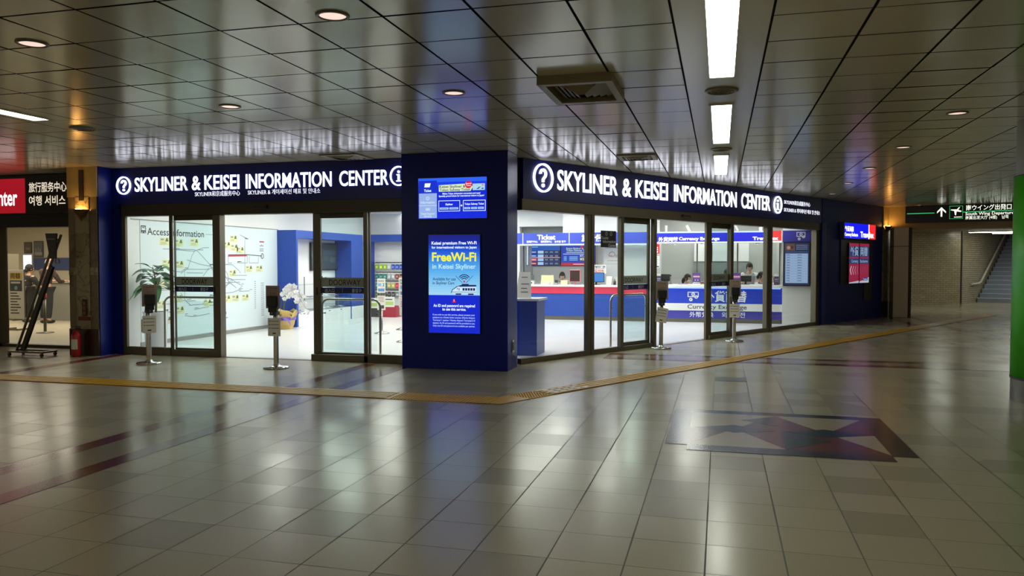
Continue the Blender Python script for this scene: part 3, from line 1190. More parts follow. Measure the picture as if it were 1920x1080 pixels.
def rail(loc, rz, w, lab):
    t = thing('guard_rail', lab, 'guard rail', loc, rz)
    b = B()
    pts = [(0, 0, 0), (0, 0, .80)]
    for i in range(1, 7):
        g = math.pi / 2 * i / 6
        pts.append((.12 - .12 * math.cos(g), 0, .80 + .12 * math.sin(g)))
    for i in range(0, 7):
        g = math.pi / 2 * i / 6
        pts.append((w - .12 + .12 * math.sin(g), 0, .80 + .12 * math.cos(g)))
    pts.append((w, 0, 0))
    b.tube(pts, .019, STEEL, 10)
    b.build('tube', t)
    for x in (0.0, w):
        b = B()
        b.lathe([(0.045, 0), (.045, .008), (.02, .012)], STEEL, (x, 0, 0), 16)
        b.build('foot_flange', t)
    for z in (.70,):
        for sx in (.0, w):
            b = B()
            d = 1 if sx == 0 else -1
            b.tube([(sx, 0, z), (sx + d * .05, 0, z)], .008, STEELD, 6)
            b.ball((sx + d * .055, 0, z), .014, STEELD, 8, 6)
            b.build('clip', t)
    b = B()
    b.box(.055, w - .055, -.004, .004, .12, .86, GLASSC)
    b.build('infill_glass', t)


rail((-9.03, LY + .45, 0), 0, 1.12, 'steel guard rail behind the left door pane in front of the route map')
rail((-6.10, LY + .45, 0), 0, 1.00, 'steel guard rail behind the right sliding door of the left front')
rail(RF(2.72, .42, 0), RA, 1.06, 'steel guard rail behind the left sliding door of the right front')

# ================================================================== inside the shop
def inside(x, y):
    return (x - RX) * 0.8660254 - (y - RY) * 0.5


SH = [(-9.95, LY + .05), (-3.0, LY + .05), RF(0, .1)[:2], RF(10.26, .1)[:2], RF(14.1, .2)[:2], (4.0, 24.0), (-9.95, 24.0)]
b = B()
b.add([(x, y, .004) for x, y in SH], [tuple(range(len(SH)))], SHOPFLOOR)
struct(b, 'floor_shop')
b = B()
b.add([(x, y, 2.90) for x, y in SH][::-1], [tuple(range(len(SH)))], WHITE)
struct(b, 'ceiling_shop')
LP = [(x, y) for y in (12.0, 14.0, 16.0, 18.0, 19.4, 21.3, 22.6) for x in (-8.6, -7.0, -5.4, -3.8, -2.2, -.6, 1.0) if inside(x, y) < -0.6]
for i, (x, y) in enumerate(LP):
    if i == 0:
        pl0 = thing('ceiling_panel_light', 'square panel light in the bright shop ceiling', 'ceiling light', (x, y, 2.9), 0, 'shop panel lights')
        b = B()
        b.box(-.32, .32, -.32, .32, -.012, 0, WHITE)
        b.build('frame', pl0)
        b = B()
        b.box(-.29, .29, -.29, .29, -.016, -.0125, PANELM)
        b.build('diffuser', pl0)
    else:
        copy_thing(pl0, (x, y, 2.9), 0, None, 'shop panel lights')

# left wall with the route map, baseboard
b = B()
b.box(-10.05, -9.95, 10.80, 24.0, 0, 2.9, WHITE)
b.box(-9.95, -9.46, 10.80, 10.84, 0, 2.9, WHITE)
struct(b, 'wall_left_inner')
b = B()
b.box(-9.95, -9.935, 11.7, 16.2, 0, .075, BASEB)
struct(b, 'baseboard_left')
b = B()
b.box(-9.95, -9.935, 11.5, 16.2, 2.255, 2.27, BASEB)
struct(b, 'trim_8')

t = thing('route_map', 'large pale wall map of railway lines headed Access Information', 'map', (-9.949, 11.70, 0), 90)
b = B()
MAPB = mat('map_pale_blue', (214, 226, 232), 0.5)
b.box(0.02, 4.48, -.006, 0, .085, 2.25, MAPB)
b.build('board', t)
MI, ML, MY, MR_ = (mat('map_ink', (48, 56, 62), 0.6), mat('map_line', (140, 146, 160), 0.6), mat('map_yellow', (216, 216, 160), 0.6), mat('map_red', (176, 36, 60), 0.6))
MG = mat('map_photo_green', (84, 104, 84), 0.6)
b = B()
y = -.0075
b.rect(.04, .17, 2.02, 2.16, MI, y)
b.rect(.06, .15, 2.075, 2.14, MAPB, y - .0005)
b.rect(.075, .135, 2.115, 2.13, MI, y - .001)
b.line([(.06, 2.025), (.085, 2.05)], .012, MAPB, y - .001)
b.line([(.15, 2.025), (.125, 2.05)], .012, MAPB, y - .001)
b.text('Access Information', .20, 2.00, .125, MI, w=1.60, y=y, off=.012)
b.rect(1.85, 2.4, 2.055, 2.065, ML, y)
b.build('title', t)
b = B()
rm = random.Random(11)
BX = [(0.65, 1.89), (1.04, 1.87), (1.5, 1.89), (0.71, 1.48), (1.05, 1.46), (0.6, 1.11), (1.01, 0.81), (1.05, 0.59), (0.69, 0.42), (0.54, 0.72), (2.78, 2.0), (2.54, 1.86), (2.8, 1.81), (3.02, 1.76), (3.33, 1.36), (3.72, 1.36), (2.73, 1.27), (2.52, 0.74), (2.82, 0.74), (3.18, 0.74), (1.89, 0.69)]
for x, z in BX:
    b = B()
    b.rect(x - .13, x + .13, z - .07, z + .07, MY, y)
    b.rect(x - .10, x - .02, z + .02, z + .05, ML, y - .001)
    b.poly([(x + .02, z + .0), (x + .05, z + .06), (x + .08, z + .07), (x + .11, z + .0)], MG, y - .001)
    for k in range(2):
        b.rect(x - .10, x + rm.uniform(.0, .1), z - .025 - k * .025, z - .017 - k * .025, ML, y - .001)
    b.build('callout_box', t)
b = B()
b.poly([(.40, 1.34), (.48, 1.44), (.57, 1.44), (.62, 1.34)], MG, y)
b.rect(.42, .60, 1.36, 1.40, mat('map_teal', (60, 130, 130), .6), y - .001)
b.build('photo_spot', t)
b = B()
LN = [[(0.6, 1.75), (1.49, 1.75), (1.6, 1.72), (1.97, 1.46)], [(0.96, 1.74), (1.49, 1.72), (1.76, 1.79), (1.95, 1.8)], [(1.27, 1.55), (1.68, 1.46), (1.96, 1.43)], [(0.88, 1.33), (1.1, 1.32), (1.2, 1.37), (1.96, 1.36)], [(1.2, 1.37), (1.19, 0.85)], [(0.9, 0.86), (1.95, 0.81)], [(1.19, 0.48), (1.43, 0.44), (1.95, 0.47)], [(1.0, 0.8), (1.25, 0.76), (1.51, 0.75)], [(1.32, 0.67), (1.89, 0.67)], [(1.47, 0.58), (1.93, 0.61)], [(1.74, 0.68), (1.85, 0.78)], [(1.53, 1.75), (1.42, 1.63), (1.3, 1.39), (1.09, 1.29)], [(2.58, 1.64), (2.58, 1.46), (2.31, 1.46)], [(3.18, 1.99), (3.17, 1.27)], [(3.0, 2.09), (3.32, 2.01)], [(3.27, 1.65), (3.26, 1.49), (2.9, 1.49)], [(3.34, 1.63), (3.33, 1.49), (3.69, 1.49), (3.69, 1.62)], [(2.0, 1.46), (2.39, 1.46), (2.73, 1.45), (2.95, 1.33), (3.01, 1.27)], [(2.2, 1.24), (2.39, 1.21), (2.64, 1.16), (3.03, 1.01)], [(2.72, 1.23), (3.24, 1.22)], [(2.68, 1.14), (3.19, 1.13)], [(2.47, 1.18), (2.46, 0.97)], [(2.1, .95), (2.38, 0.98), (2.72, 1.1)], [(2.39, 1.33), (2.55, 1.13), (2.85, 0.96)], [(1.95, .82), (2.38, 0.86), (2.72, 0.87), (2.94, 0.91), (3.07, 1.01)], [(2.94, 0.88), (3.34, 0.88)], [(2.3, 0.93), (2.55, 1.05), (2.72, 1.15)], [(1.36, 0.67), (1.22, 0.76), (1.08, 0.92)], [(1.25, 1.3), (1.75, 1.29)], [(1.75, 1.23), (1.94, 1.39)], [(2.38, 1.08), (2.98, 1.08)], [(0.47, 0.99), (0.8, 0.99)], [(0.63, 0.73), (0.86, 0.72)], [(0.53, 0.59), (0.86, 0.57)], [(1.97, 1.46), (2.1, 1.3), (2.3, 1.2), (2.4, 1.0)], [(1.96, 1.43), (2.2, 1.35), (2.35, 1.1)]]
for i, l in enumerate(LN):
    b.line(l, .013, ML, y - .001 - .0001 * i)
for i in range(34):
    l = LN[rm.randrange(len(LN))]
    x, z = l[rm.randrange(len(l))]
    b.rect(x, x + rm.uniform(.08, .18), z + .02, z + .034, ML, y - .006)
b.ring(2.35, 1.15, .20, .213, ML, y - .005, k=1.1)
b.line([(2.58, 1.64), (3.24, 1.65)], .03, MR_, y - .006)
b.line([(2.58, 1.66), (3.24, 1.67), (3.81, 1.645)], .014, MI, y - .007)
b.ring(3.84, 1.645, .045, .06, MI, y - .007)
b.build('line_network', t)
b = B()
for i in range(14):
    b.rect(3.52, 3.58, 1.07 - i * .045, 1.085 - i * .045, ML, y)
for i in range(17):
    b.rect(3.78, 3.90, 1.03 - i * .045, 1.045 - i * .045, ML, y)
b.rect(3.74, 3.92, 1.95, 1.975, MR_, y)
for z in (1.86, 1.79, 1.75):
    b.rect(3.74, 3.90, z, z + .02, ML, y)
b.poly([(3.80, 1.90), (3.84, 1.90), (3.82, 1.88)], MI, y)
b.disc(2.47, .45, .035, ML, y)
b.rect(2.42, 2.55, .34, .36, ML, y)
b.build('legend', t)

# blue niche cabinet along the left wall
r = sroot('wall_niche')
b = B()
b.box(-9.95, -9.45, 16.16, 16.24, 0, 2.25, ROYAL)
b.box(-9.95, -9.45, 16.24, 19.64, 2.07, 2.25, ROYAL)
b.box(-9.95, -9.45, 18.95, 19.66, 0, 2.07, ROYAL)
struct(b, 'surround', r)
b = B()
b.box(-9.945, -9.93, 16.24, 18.95, .33, 2.07, WHITEG)
struct(b, 'back_panel', r)
t = thing('display_counter', 'white low counter with a glass showcase inside the blue niche', 'display counter', (-9.45, 16.25, 0), 90)
b = B()
b.box(0, 2.69, .02, .46, 0, .33, WHITEG, .004)
b.box(2.69, 3.40, -.03, -.002, 0, .33, WHITEG, .004)
b.build('base_cabinet', t)
for k in range(4):
    b = B()
    b.box(.25 + k * .62, .31 + k * .62, .005, .02, .285, .30, BLACK)
    b.build('latch', t)
b = B()
b.box(0.01, 2.68, .02, .026, .335, .62, GLASSC)
b.box(0.01, 2.68, .02, .44, .62, .628, GLASSC)
b.box(0.01, 2.68, .20, .44, .96, .968, GLASSC)
b.build('showcase_glass', t)
for x in (.01, .9, 1.8, 2.66):
    b = B()
    b.box(x, x + .016, .36, .376, .335, 1.15, STEELD)
    b.build('shelf_post', t)
rb = random.Random(5)
BC = [(70, 96, 150), (150, 160, 176), (60, 70, 90), (190, 196, 204), (90, 120, 160), (120, 100, 110), (40, 52, 70), (150, 130, 96)]
for k in range(22):
    x = 16.40 + (k % 11) * .225
    yy = -9.62 if k < 11 else -9.78
    z = .352 if k < 11 else .646
    c = BC[rb.randrange(8)]
    t = thing('brochure', 'brochure lying in the glass showcase of the blue niche' if k < 11 else 'brochure lying on the upper glass shelf of the blue niche', 'brochure', (yy, x, z), 90 + rb.uniform(-8, 8), 'showcase brochures' if k < 11 else 'upper shelf brochures')
    b = B()
    M = Matrix.Rotation(R(12), 4, 'X')
    b.box(-.08, .08, -.055, .055, .012, .017, P(*c))
    b.rect(-.06, .06, 0, .001, P(230, 230, 230), -.056)
    b.box(-.06, .06, -.02, .04, .017, .018, P(min(255, c[0] + 60), min(255, c[1] + 60), min(255, c[2] + 60)))
    b.move(M @ Matrix.Translation((0, 0, .0)))
    b.build('cover', t)
t = thing('television', 'dark wall television inside the blue niche', 'television', (-9.925, 17.60, 1.30), 90)
b = B()
b.box(0, 1.38, -.06, 0, 0, .70, BLACK, .006)
b.build('housing', t)
b = B()
b.rect(.02, 1.36, .03, .68, mat('dark_screen', (58, 66, 74), 0.12), -.0605)
b.build('screen_glass', t)
b = B()
for x0, x1, z0, z1, c in ((.45, .60, .2, .5, (44, 50, 58)), (.62, .9, .24, .38, (70, 78, 88)), (.95, 1.25, .2, .34, (76, 84, 96)), (.60, 1.25, .40, .52, (66, 76, 92))):
    b.rect(x0, x1, z0, z1, mat('screen_shape_%d' % c[0], c, 0.12), -.061)
b.build('screen_picture', t)
t = thing('desk_bell', 'small dark cone shaped ornament under the television', 'ornament', (-9.72, 18.05, .969), 0)
b = B()
b.lathe([(0.0, 0), (.10, 0), (.10, .012), (.085, .02)], DARK, n=16)
b.build('base', t)
b = B()
b.lathe([(.085, .02), (.05, .09), (.02, .15), (0, .16)], DARK, n=16)
b.build('body', t)

# back wall and goods area
b = B()
b.box(-9.95, 3.6, 23.0, 23.1, 0, 2.9, WHITE)
struct(b, 'wall_back')
b = B()
b.box(-9.95, -5.3, 21.15, 21.25, 0, 2.9, WHITE)
b.box(-9.95, -5.3, 20.75, 21.15, 2.10, 2.30, ROYAL)
b.box(-9.95, -9.80, 20.75, 21.15, 0, 2.10, ROYAL)
b.box(-5.45, -5.3, 20.75, 23.0, 0, 2.9, WHITE)
struct(b, 'wall_goods')
t = thing('display_rack', 'white pegboard rack hung with souvenir packets under the blue beam', 'display rack', (-9.75, 21.14, 0), 0)
b = B()
b.box(0, 2.0, -.03, 0, .08, 1.52, WHITEG)
b.box(0, 2.0, -.42, 0, 0, .10, GREYB)
b.build('pegboard', t)
for z in (1.50, 1.22, .96, .70):
    b = B()
    b.box(0, 2.0, -.045, -.03, z - .012, z + .012, STEELD)
    b.build('rail', t)
b = B()
b.box(1.02, 1.38, -.20, -.19, 1.53, 1.74, P(214, 220, 222))
b.build('header_card', t)
GC = [[(150, 190, 60), (214, 214, 210), (40, 70, 170), (30, 60, 160), (40, 80, 180), (190, 60, 70)],
      [(40, 120, 120), (200, 204, 208), (120, 60, 60), (90, 60, 50), (214, 210, 200), (60, 60, 66)],
      [(40, 130, 150), (210, 200, 120), (200, 40, 70), (180, 30, 60), (190, 50, 90), (120, 40, 60)],
      [(90, 110, 90), (60, 60, 70), (120, 130, 140), (160, 60, 80), (70, 90, 150), (40, 40, 46)]]
RN = ('top', 'second', 'third', 'lowest')
rg = random.Random(9)
protoM = {}
for ri, z in enumerate((1.50, 1.22, .96, .70)):
    for k in range(15):
        c = GC[ri][min(5, int(k / 15 * 6 + rg.random() * .8))]
        x = -9.68 + k * .127
        key = (c, ri)
        lab = 'hanging souvenir packet in the %s row of the goods rack' % RN[ri]
        if key not in protoM:
            t = thing('souvenir_packet', lab, 'packet', (x, 21.05, z - .03), rg.uniform(-6, 6), 'souvenir packets, %s row' % RN[ri])
            b = B()
            b.box(-.05, .05, -.014, .01, -.17, -.02, P(*c), .004)
            b.build('bag', t)
            b = B()
            b.box(-.052, .052, -.004, .003, -.03, .0, P(236, 236, 232))
            b.build('header_tab', t)
            b = B()
            b.rect(-.03, .03, -.13, -.075, P(min(255, c[0] + 90), min(255, c[1] + 80), min(255, c[2] + 60)), -.0148)
            b.build('label_print', t)
            protoM[key] = t
        else:
            copy_thing(protoM[key], (x, 21.05, z - .03), rg.uniform(-6, 6))


def crate(x, y, w, d, h, m, lab, card):
    t = thing('goods_bin', lab, 'bin', (x, y, .005), 0)
    b = B()
    b.box(0, w, 0, .02, 0, h, m, .004)
    b.box(0, w, d - .02, d, 0, h, m, .004)
    b.box(0, .02, .02, d - .02, 0, h, m)
    b.box(w - .02, w, .02, d - .02, 0, h, m)
    b.box(.02, w - .02, .02, d - .02, 0, .03, m)
    b.build('body', t)
    b = B()
    b.box(.03, w - .04, -.008, -.001, h - .02, h + .26, P(226, 228, 214))
    b.rect(.06, w - .07, h + .03, h + .13, P(*card), -.009)
    b.rect(.06, w - .10, h + .17, h + .20, P(60, 70, 80), -.009)
    b.build('price_card', t)


crate(-9.42, 19.75, .42, .4, .26, DARK, 'dark grey goods bin with a pale green card, left of the red bin', (176, 196, 110))
crate(-8.93, 19.75, .40, .4, .30, mat('red_plastic', (150, 24, 48), .4), 'red goods bin with a pale green card at the foot of the rack', (176, 196, 110))


# two-sign stanchions in the shop
proto = None
for x, y, rz, lab in ((-6.86, 15.15, 3, 'stanchion with two notices, leftmost inside the right pane of the left front'),
                      (-5.72, 13.65, 3, 'stanchion with two notices half hidden by the blue pillar'),
                      (-6.80, 16.15, 3, 'stanchion with two notices behind the half hidden one')):
    if proto is None:
        proto = thing('notice_stanchion', lab, 'stanchion', (x, y, .004), rz, 'notice stanchions')
        b = B()
        b.lathe([(0, 0), (.16, 0), (.16, .015), (.04, .05), (.018, .07)], STEEL, n=28)
        b.build('base', proto)
        b = B()
        b.lathe([(.016, .05), (.016, .70), (0, .70)], STEEL, n=14)
        b.build('pole', proto)
        b = B()
        b.box(-.09, .09, -.03, -.024, .86, 1.16, PAPER)
        b.box(-.012, .012, -.024, .0, .70, 1.10, STEELD)
        b.rect(-.07, .07, .89, .95, P(90, 130, 190), -.031)
        b.rect(-.07, .0, 1.0, 1.06, P(120, 160, 210), -.031)
        b.text('2', .03, 1.0, .06, P(50, 70, 110), y=-.031)
        b.rect(-.07, .06, 1.10, 1.115, P(90, 90, 100), -.031)
        b.build('upper_notice', proto)
        b = B()
        b.box(-.09, .09, -.03, -.024, .50, .80, PAPER)
        for k in range(4):
            b.rect(-.07, .05 + .01 * (k % 2), .76 - k * .03, .772 - k * .03, P(190, 120, 130), -.031)
        b.rect(-.03, .06, .53, .60, P(70, 60, 56), -.031)
        b.build('lower_notice', proto)
    else:
        copy_thing(proto, (x, y, .004), rz, lab, 'notice stanchions')

# ------------------------------------------------------------------ plants


def leaf(b, base, az, el, L, wd, droop, m):
    vs, fs = [], []
    d = Vector((math.cos(az) * math.cos(el), math.sin(az) * math.cos(el), math.sin(el)))
    side = Vector((-math.sin(az), math.cos(az), 0))
    n = 7
    for i in range(n):
        f = i / (n - 1)
        p = Vector(base) + d * L * f + Vector((0, 0, -droop * L * f * f))
        w = wd * math.sin(math.pi * min(.985, .06 + f * .94)) ** .8
        up = Vector((0, 0, .18 * w))
        vs += [p - side * w + up, p, p + side * w + up]
    for i in range(n - 1):
        a = i * 3
        fs += [(a, a + 3, a + 4, a + 1), (a + 1, a + 4, a + 5, a + 2)]
    b.add(vs, fs, m, True)


t = thing('potted_plant', 'leafy green plant in a tall white pot behind the left window', 'plant', (-9.50, 11.55, .004), 0)
b = B()
b.lathe([(0, 0), (.17, 0), (.20, .62), (.21, .64), (.19, .64), (.18, .60)], WHITEG, n=28)
b.build('pot', t)
b = B()
b.lathe([(0, .60), (.182, .60)], SOIL, n=20)
b.build('soil', t)
b = B()
b.tube([(0, 0, .58), (.02, .0, .9), (.0, .02, 1.15), (-.05, 0, 1.42)], [.022, .018, .014, .006], STEMM, 7)
b.build('stem', t)
rl = random.Random(21)
for k in range(30):
    b = B()
    z = .98 + .42 * (k / 30)
    az = k * 2.399 + rl.uniform(-.3, .3)
    L = rl.uniform(.24, .38) * (1.15 - .4 * k / 30)
    e0 = (0.0, 0.0, z)
    mid = (math.cos(az) * .10, math.sin(az) * .10, z + .05)
    b.tube([e0, mid], .005, STEMM, 5, False)
    leaf(b, mid, az, rl.uniform(-.2, .6), L, rl.uniform(.07, .11), rl.uniform(.3, .9), LEAF if k % 3 else LEAFD)
    b.build('leaf', t)

t = thing('potted_orchid', 'white orchid in gold wrapping with a lilac ribbon beside the blue niche', 'plant', (-9.47, 15.72, .004), 0)
b = B()
prof = [(0, .0), (.15, 0), (.19, .10), (.22, .26), (.27, .40), (.26, .41), (.20, .27)]
b.lathe(prof, GOLDP, n=14, smooth=False)
b.v = [(x * (1 + .06 * math.sin(9 * math.atan2(y, x))) - .0, y * (1 + .06 * math.sin(9 * math.atan2(y, x))), z * (1 + .10 * math.sin(5 * math.atan2(y, x) + 1) * (z > .2))) for x, y, z in b.v]
b.build('wrapping', t)
b = B()
b.lathe([(.222, .20), (.232, .235), (.226, .27)], LILAC, n=20)
for s_ in (-1, 1):
    for k in range(2):
        leaf(b, (.10, -.24, .26), -math.pi / 2 + s_ * (.7 + .6 * k), .35 - .5 * k, .22, .04, .6, LILAC)
for az in (.2, 2.8, 1.2):
    leaf(b, (.18 * math.cos(az), .18 * math.sin(az), .36), az, .5, .22, .06, .7, LILAC)
b.build('ribbon', t)
b = B()
for k in range(7):
    leaf(b, (0, 0, .36), k * .9 + .3, .55, .34, .05, .7, LEAFD)
b.build('leaves', t)
ro = random.Random(4)
for k, (dx, dy, H, reach) in enumerate(((-.05, -.03, .88, .42), (.0, .04, .96, .34), (.05, -.05, .80, .46), (-.04, .05, .90, .26), (.02, -.02, .98, .38))):
    b = B()
    pts = []
    for i in range(12):
        f = i / 11
        x = dx - .06 + f * f * (reach + .17)
        z = .34 + (H - .34) * math.sin(min(1, f * 1.55) * math.pi / 2) - max(0, f - .6) ** 2 * 2.6
        pts.append((x, dy * (1 + f), z))
    b.tube(pts, [.006 - .003 * i / 11 for i in range(12)], STEMM, 6)
    b.build('flower_stem', t)
    for i in range(4, 12):
        for s_ in (0, 1):
            b = B()
            p = Vector(pts[i]) + Vector((ro.uniform(-.04, .04), (-.05 if s_ else .03) + ro.uniform(-.02, .02), ro.uniform(-.02, .03)))
            ya, tl = ro.uniform(-.6, .6), ro.uniform(-.3, .3)
            M = Matrix.Translation(p) @ Matrix.Rotation(ya, 4, 'Z') @ Matrix.Rotation(tl, 4, 'X')
            for q in range(5):
                g = math.pi / 2 + q * 2 * math.pi / 5
                L, w_ = (.066, .034) if q in (1, 4) else (.058, .024)
                u, v = (math.cos(g), math.sin(g)), (-math.sin(g), math.cos(g))
                pt = [(0, -.002, 0), (u[0] * L * .5 + v[0] * w_, -.012, u[1] * L * .5 + v[1] * w_), (u[0] * L, -.006, u[1] * L), (u[0] * L * .5 - v[0] * w_, -.012, u[1] * L * .5 - v[1] * w_)]
                b.add(pt, [(0, 1, 2, 3)], PETAL)
            b.ball((0, -.014, -.006), (.008, .01, .009), mat('orchid_lip', (226, 206, 150), .5), 6, 4)
            b.move(M)
            b.build('flower', t)

# ------------------------------------------------------------------ ticket counter side
CY = 20.0
WLIT = mat('header_white_lettering', (240, 240, 246), .5)
t = thing('ticket_counter', 'long royal blue counter with a crimson band and white top under the Ticket header', 'counter', (-5.28, CY, .004), 0)
b = B()
b.box(0, 3.54, 0.02, .60, .10, .69, ROYAL)
b.build('front_panel', t)
b = B()
b.box(0, 3.54, .0, .60, .69, .865, RED)
b.build('crimson_band', t)
b = B()
b.box(-.02, 3.55, -.03, .70, .865, .915, WHITEG, .006)
b.build('worktop', t)
b = B()
b.box(0.03, 3.54, .05, .58, 0, .10, STEELD)
b.build('plinth', t)

b = B()
b.box(-5.28, -1.62, 22.2, 22.3, 0, 2.9, WHITE)
struct(b, 'wall_ticket')
b = B()
b.box(-5.3, -4.02, 20.55, 22.2, 2.47, 2.9, WHITE)
struct(b, 'wall_ticket')
b = B()
b.box(-5.3, -4.02, 21.0, 21.05, 2.25, 2.47, GREYB)
struct(b, 'wall_ticket')
b = B()
b.box(-4.02, -2.6, 20.32, 22.2, 2.27, 2.9, WHITE)
struct(b, 'wall_ticket')
b = B()
b.box(-2.6, -1.62, 20.75, 20.85, 0, 2.9, WHITE)
struct(b, 'wall_ticket')
b = B()
b.box(-3.02, -2.6, 20.75, 20.85, .9, 2.9, WHITE)
struct(b, 'wall_ticket')
b = B()
b.box(-1.72, -1.60, 19.98, 22.2, 0, 2.9, WHITE)
struct(b, 'wall_ticket')

t = thing('ticket_header', 'blue overhead band lettered Ticket in white above the crimson banded counter', 'sign', (0, CY + .02, 0), 0)
b = B()
b.box(-5.30, -1.72, 0, .28, 1.985, 2.27, mat('header_blue', (44, 64, 172), .45))
b.build('panel', t)
b = B()
for x in (-5.03, -3.79):
    b.box(x - .008, x + .008, -.004, 0, 1.985, 2.27, WLIT)
b.box(-5.30, -1.72, -.012, .28, 1.95, 1.985, E(225, 240, 255, 1.2))
b.build('white_edging', t)
b = B()
b.text('Ticket', -4.40, 2.10, .12, WLIT, w=.49, y=-.004, al='c', off=.035)
b.build('main_lettering', t)
b = B()
b.text('旅行保険', -3.47, 2.06, .13, WLIT, w=.72, y=-.004, off=.035)
b.build('main_lettering', t)
for s_, x in (('售票服务中心', -4.93), ('售票服務中心', -4.55), ('승차권 창구', -4.18)):
    b = B()
    b.text(s_, x, 2.02, .042, WLIT, w=.30, y=-.004, off=.03)
    b.build('small_lettering', t)

# screens behind the ticket counter
t = screen_thing('information_screen', 'left ticket fare screen with red and blue rows under the Ticket header', 'display', (-5.44, 22.19, 1.41), 0, .98, .58)
b = B()
y = -.0305
b.rect(0, .98, 0, .58, E(16, 44, 120, .9), y)
b.rect(0, .98, .44, .58, E(10, 90, 190, .9), y - .001)
b.rect(.02, .32, .53, .545, E(180, 215, 245), y - .002)
for k in range(4):
    b.rect(.30, .98, .02 + k * .11, .10 + k * .11, E(30, 44, 80, .8), y - .001)
for k, c in enumerate(((180, 30, 60), (225, 90, 110), (20, 100, 210), (16, 90, 200))):
    b.rect(.01, .29, .02 + k * .11, .10 + k * .11, E(*c, .9), y - .002)
    b.rect(.03, .26, .05 + k * .11, .07 + k * .11, E(220, 225, 240), y - .003)
    b.rect(.32, .49, .02 + k * .11, .10 + k * .11, E(170, 205, 240), y - .002)
    for q in range(3):
        b.rect(.53 + q * .15, .62 + q * .15, .04 + k * .11, .08 + k * .11, E(110, 130, 170), y - .002)
b.rect(0, .98, .225, .24, E(240, 190, 200), y - .003)
b.build('picture', t)
t = screen_thing('information_screen', 'right ticket offer screen with a red bottom stripe under the Ticket header', 'display', (-4.43, 22.19, 1.41), 0, .98, .58)
b = B()
b.rect(0, .98, .08, .58, E(20, 64, 190, .9), y)
b.rect(0, .98, 0, .08, E(200, 30, 70, .9), y)
b.text('Keisei Skyliner &', .15, .47, .045, E(200, 235, 190), w=.50, y=y - .002)
b.text('Tokyo Subway Ticket', .15, .415, .045, E(200, 235, 190), w=.68, y=y - .002)
b.disc(.60, .53, .04, E(215, 40, 70), y - .003)
b.rect(.15, .95, .37, .385, E(215, 230, 250), y - .002)
b.rect(.06, .95, .325, .34, E(215, 230, 250), y - .002)
for x0, x1 in ((.06, .18), (.22, .50)):
    b.rect(x0, x1, .13, .29, E(10, 90, 205, .9), y - .001)
    for k in range(3):
        b.rect(x0 + .02, x1 - .02, .15 + k * .045, .17 + k * .045, E(150, 195, 245), y - .002)
b.text('¥7,040', .54, .255, .045, E(225, 235, 250), w=.28, y=y - .002)
b.text('¥5,400', .54, .15, .07, E(240, 240, 120), w=.36, y=y - .002)
b.rect(.35, .70, .03, .05, E(245, 215, 225), y - .002)
b.build('picture', t)
t = screen_thing('information_screen', 'pale screen edge beside the blue pillar behind the ticket counter', 'display', (-6.42 + .45, 20.95, 1.43), 0, .40, .53)
b = B()
b.rect(0, .40, 0, .53, E(205, 225, 240), y)
b.rect(.05, .35, .35, .45, E(120, 160, 220), y - .001)
b.build('picture', t)
bpy.data.objects[t.name].location = (-5.66, 21.6, 1.43)

# insurance panel and notices
t = thing('insurance_panel', 'white wall panel with a round red insurance logo right of the ticket counter', 'panel', (-2.96, 20.745, 1.02), 0)
b = B()
b.box(-.02, .38, -.02, 0, 0, .98, WHITEG, .004)
b.build('board', t)
b = B()
b.rect(0, .36, .86, .87, P(80, 80, 84), -.0215)
b.ring(.19, .68, .07, .084, P(120, 110, 114), -.0215, a0=-10, a1=190)
b.text('WiLi', .10, .625, .045, P(190, 60, 60), w=.13, y=-.022)
b.text('保険', .24, .62, .05, P(90, 90, 96), w=.11, y=-.022)
b.rect(.06, .36, .52, .53, P(120, 120, 124), -.0215)
b.rect(0, .36, .44, .445, P(120, 120, 124), -.0215)
b.build('logo', t)
t = thing('hanging_notice', 'white notice with blue and red writing hung over the blue laptop screen', 'notice', (-3.20, 20.26, 1.20), 0)
b = B()
b.box(-.12, .34, -.008, 0, 0, .24, PAPER, .002)
b.box(.10, .115, 0, .006, .24, .752, STEELD)
b.build('board', t)
b = B()
b.text('海外旅行保険', -.10, .145, .055, P(50, 50, 150), w=.42, y=-.009, off=.03)
b.text('受付中', .04, .05, .055, P(200, 50, 80), w=.24, y=-.009, off=.03)
b.build('print', t)

# things on the ticket counter
TZ = .9195


def desk_monitor(loc, rz, w, h, lab, pic, cat='monitor', body=None, stand=True, name='monitor'):
    t = thing(name, lab, cat, loc, rz)
    b = B()
    b.box(-w / 2, w / 2, -.02, .02, .07, .07 + h, body or BLACK, .008)
    b.build('housing', t)
    b = B()
    b.rect(-w / 2 + .015, w / 2 - .015, .085, .055 + h, pic, -.0205)
    b.build('screen_glass', t)
    b = B()
    b.box(-.025, .025, 0.0, .02, .01, .10, body or BLACK)
    b.box(-.10, .10, -.06, .08, 0, .012, body or BLACK, .004)
    b.build('stand', t)
    return t


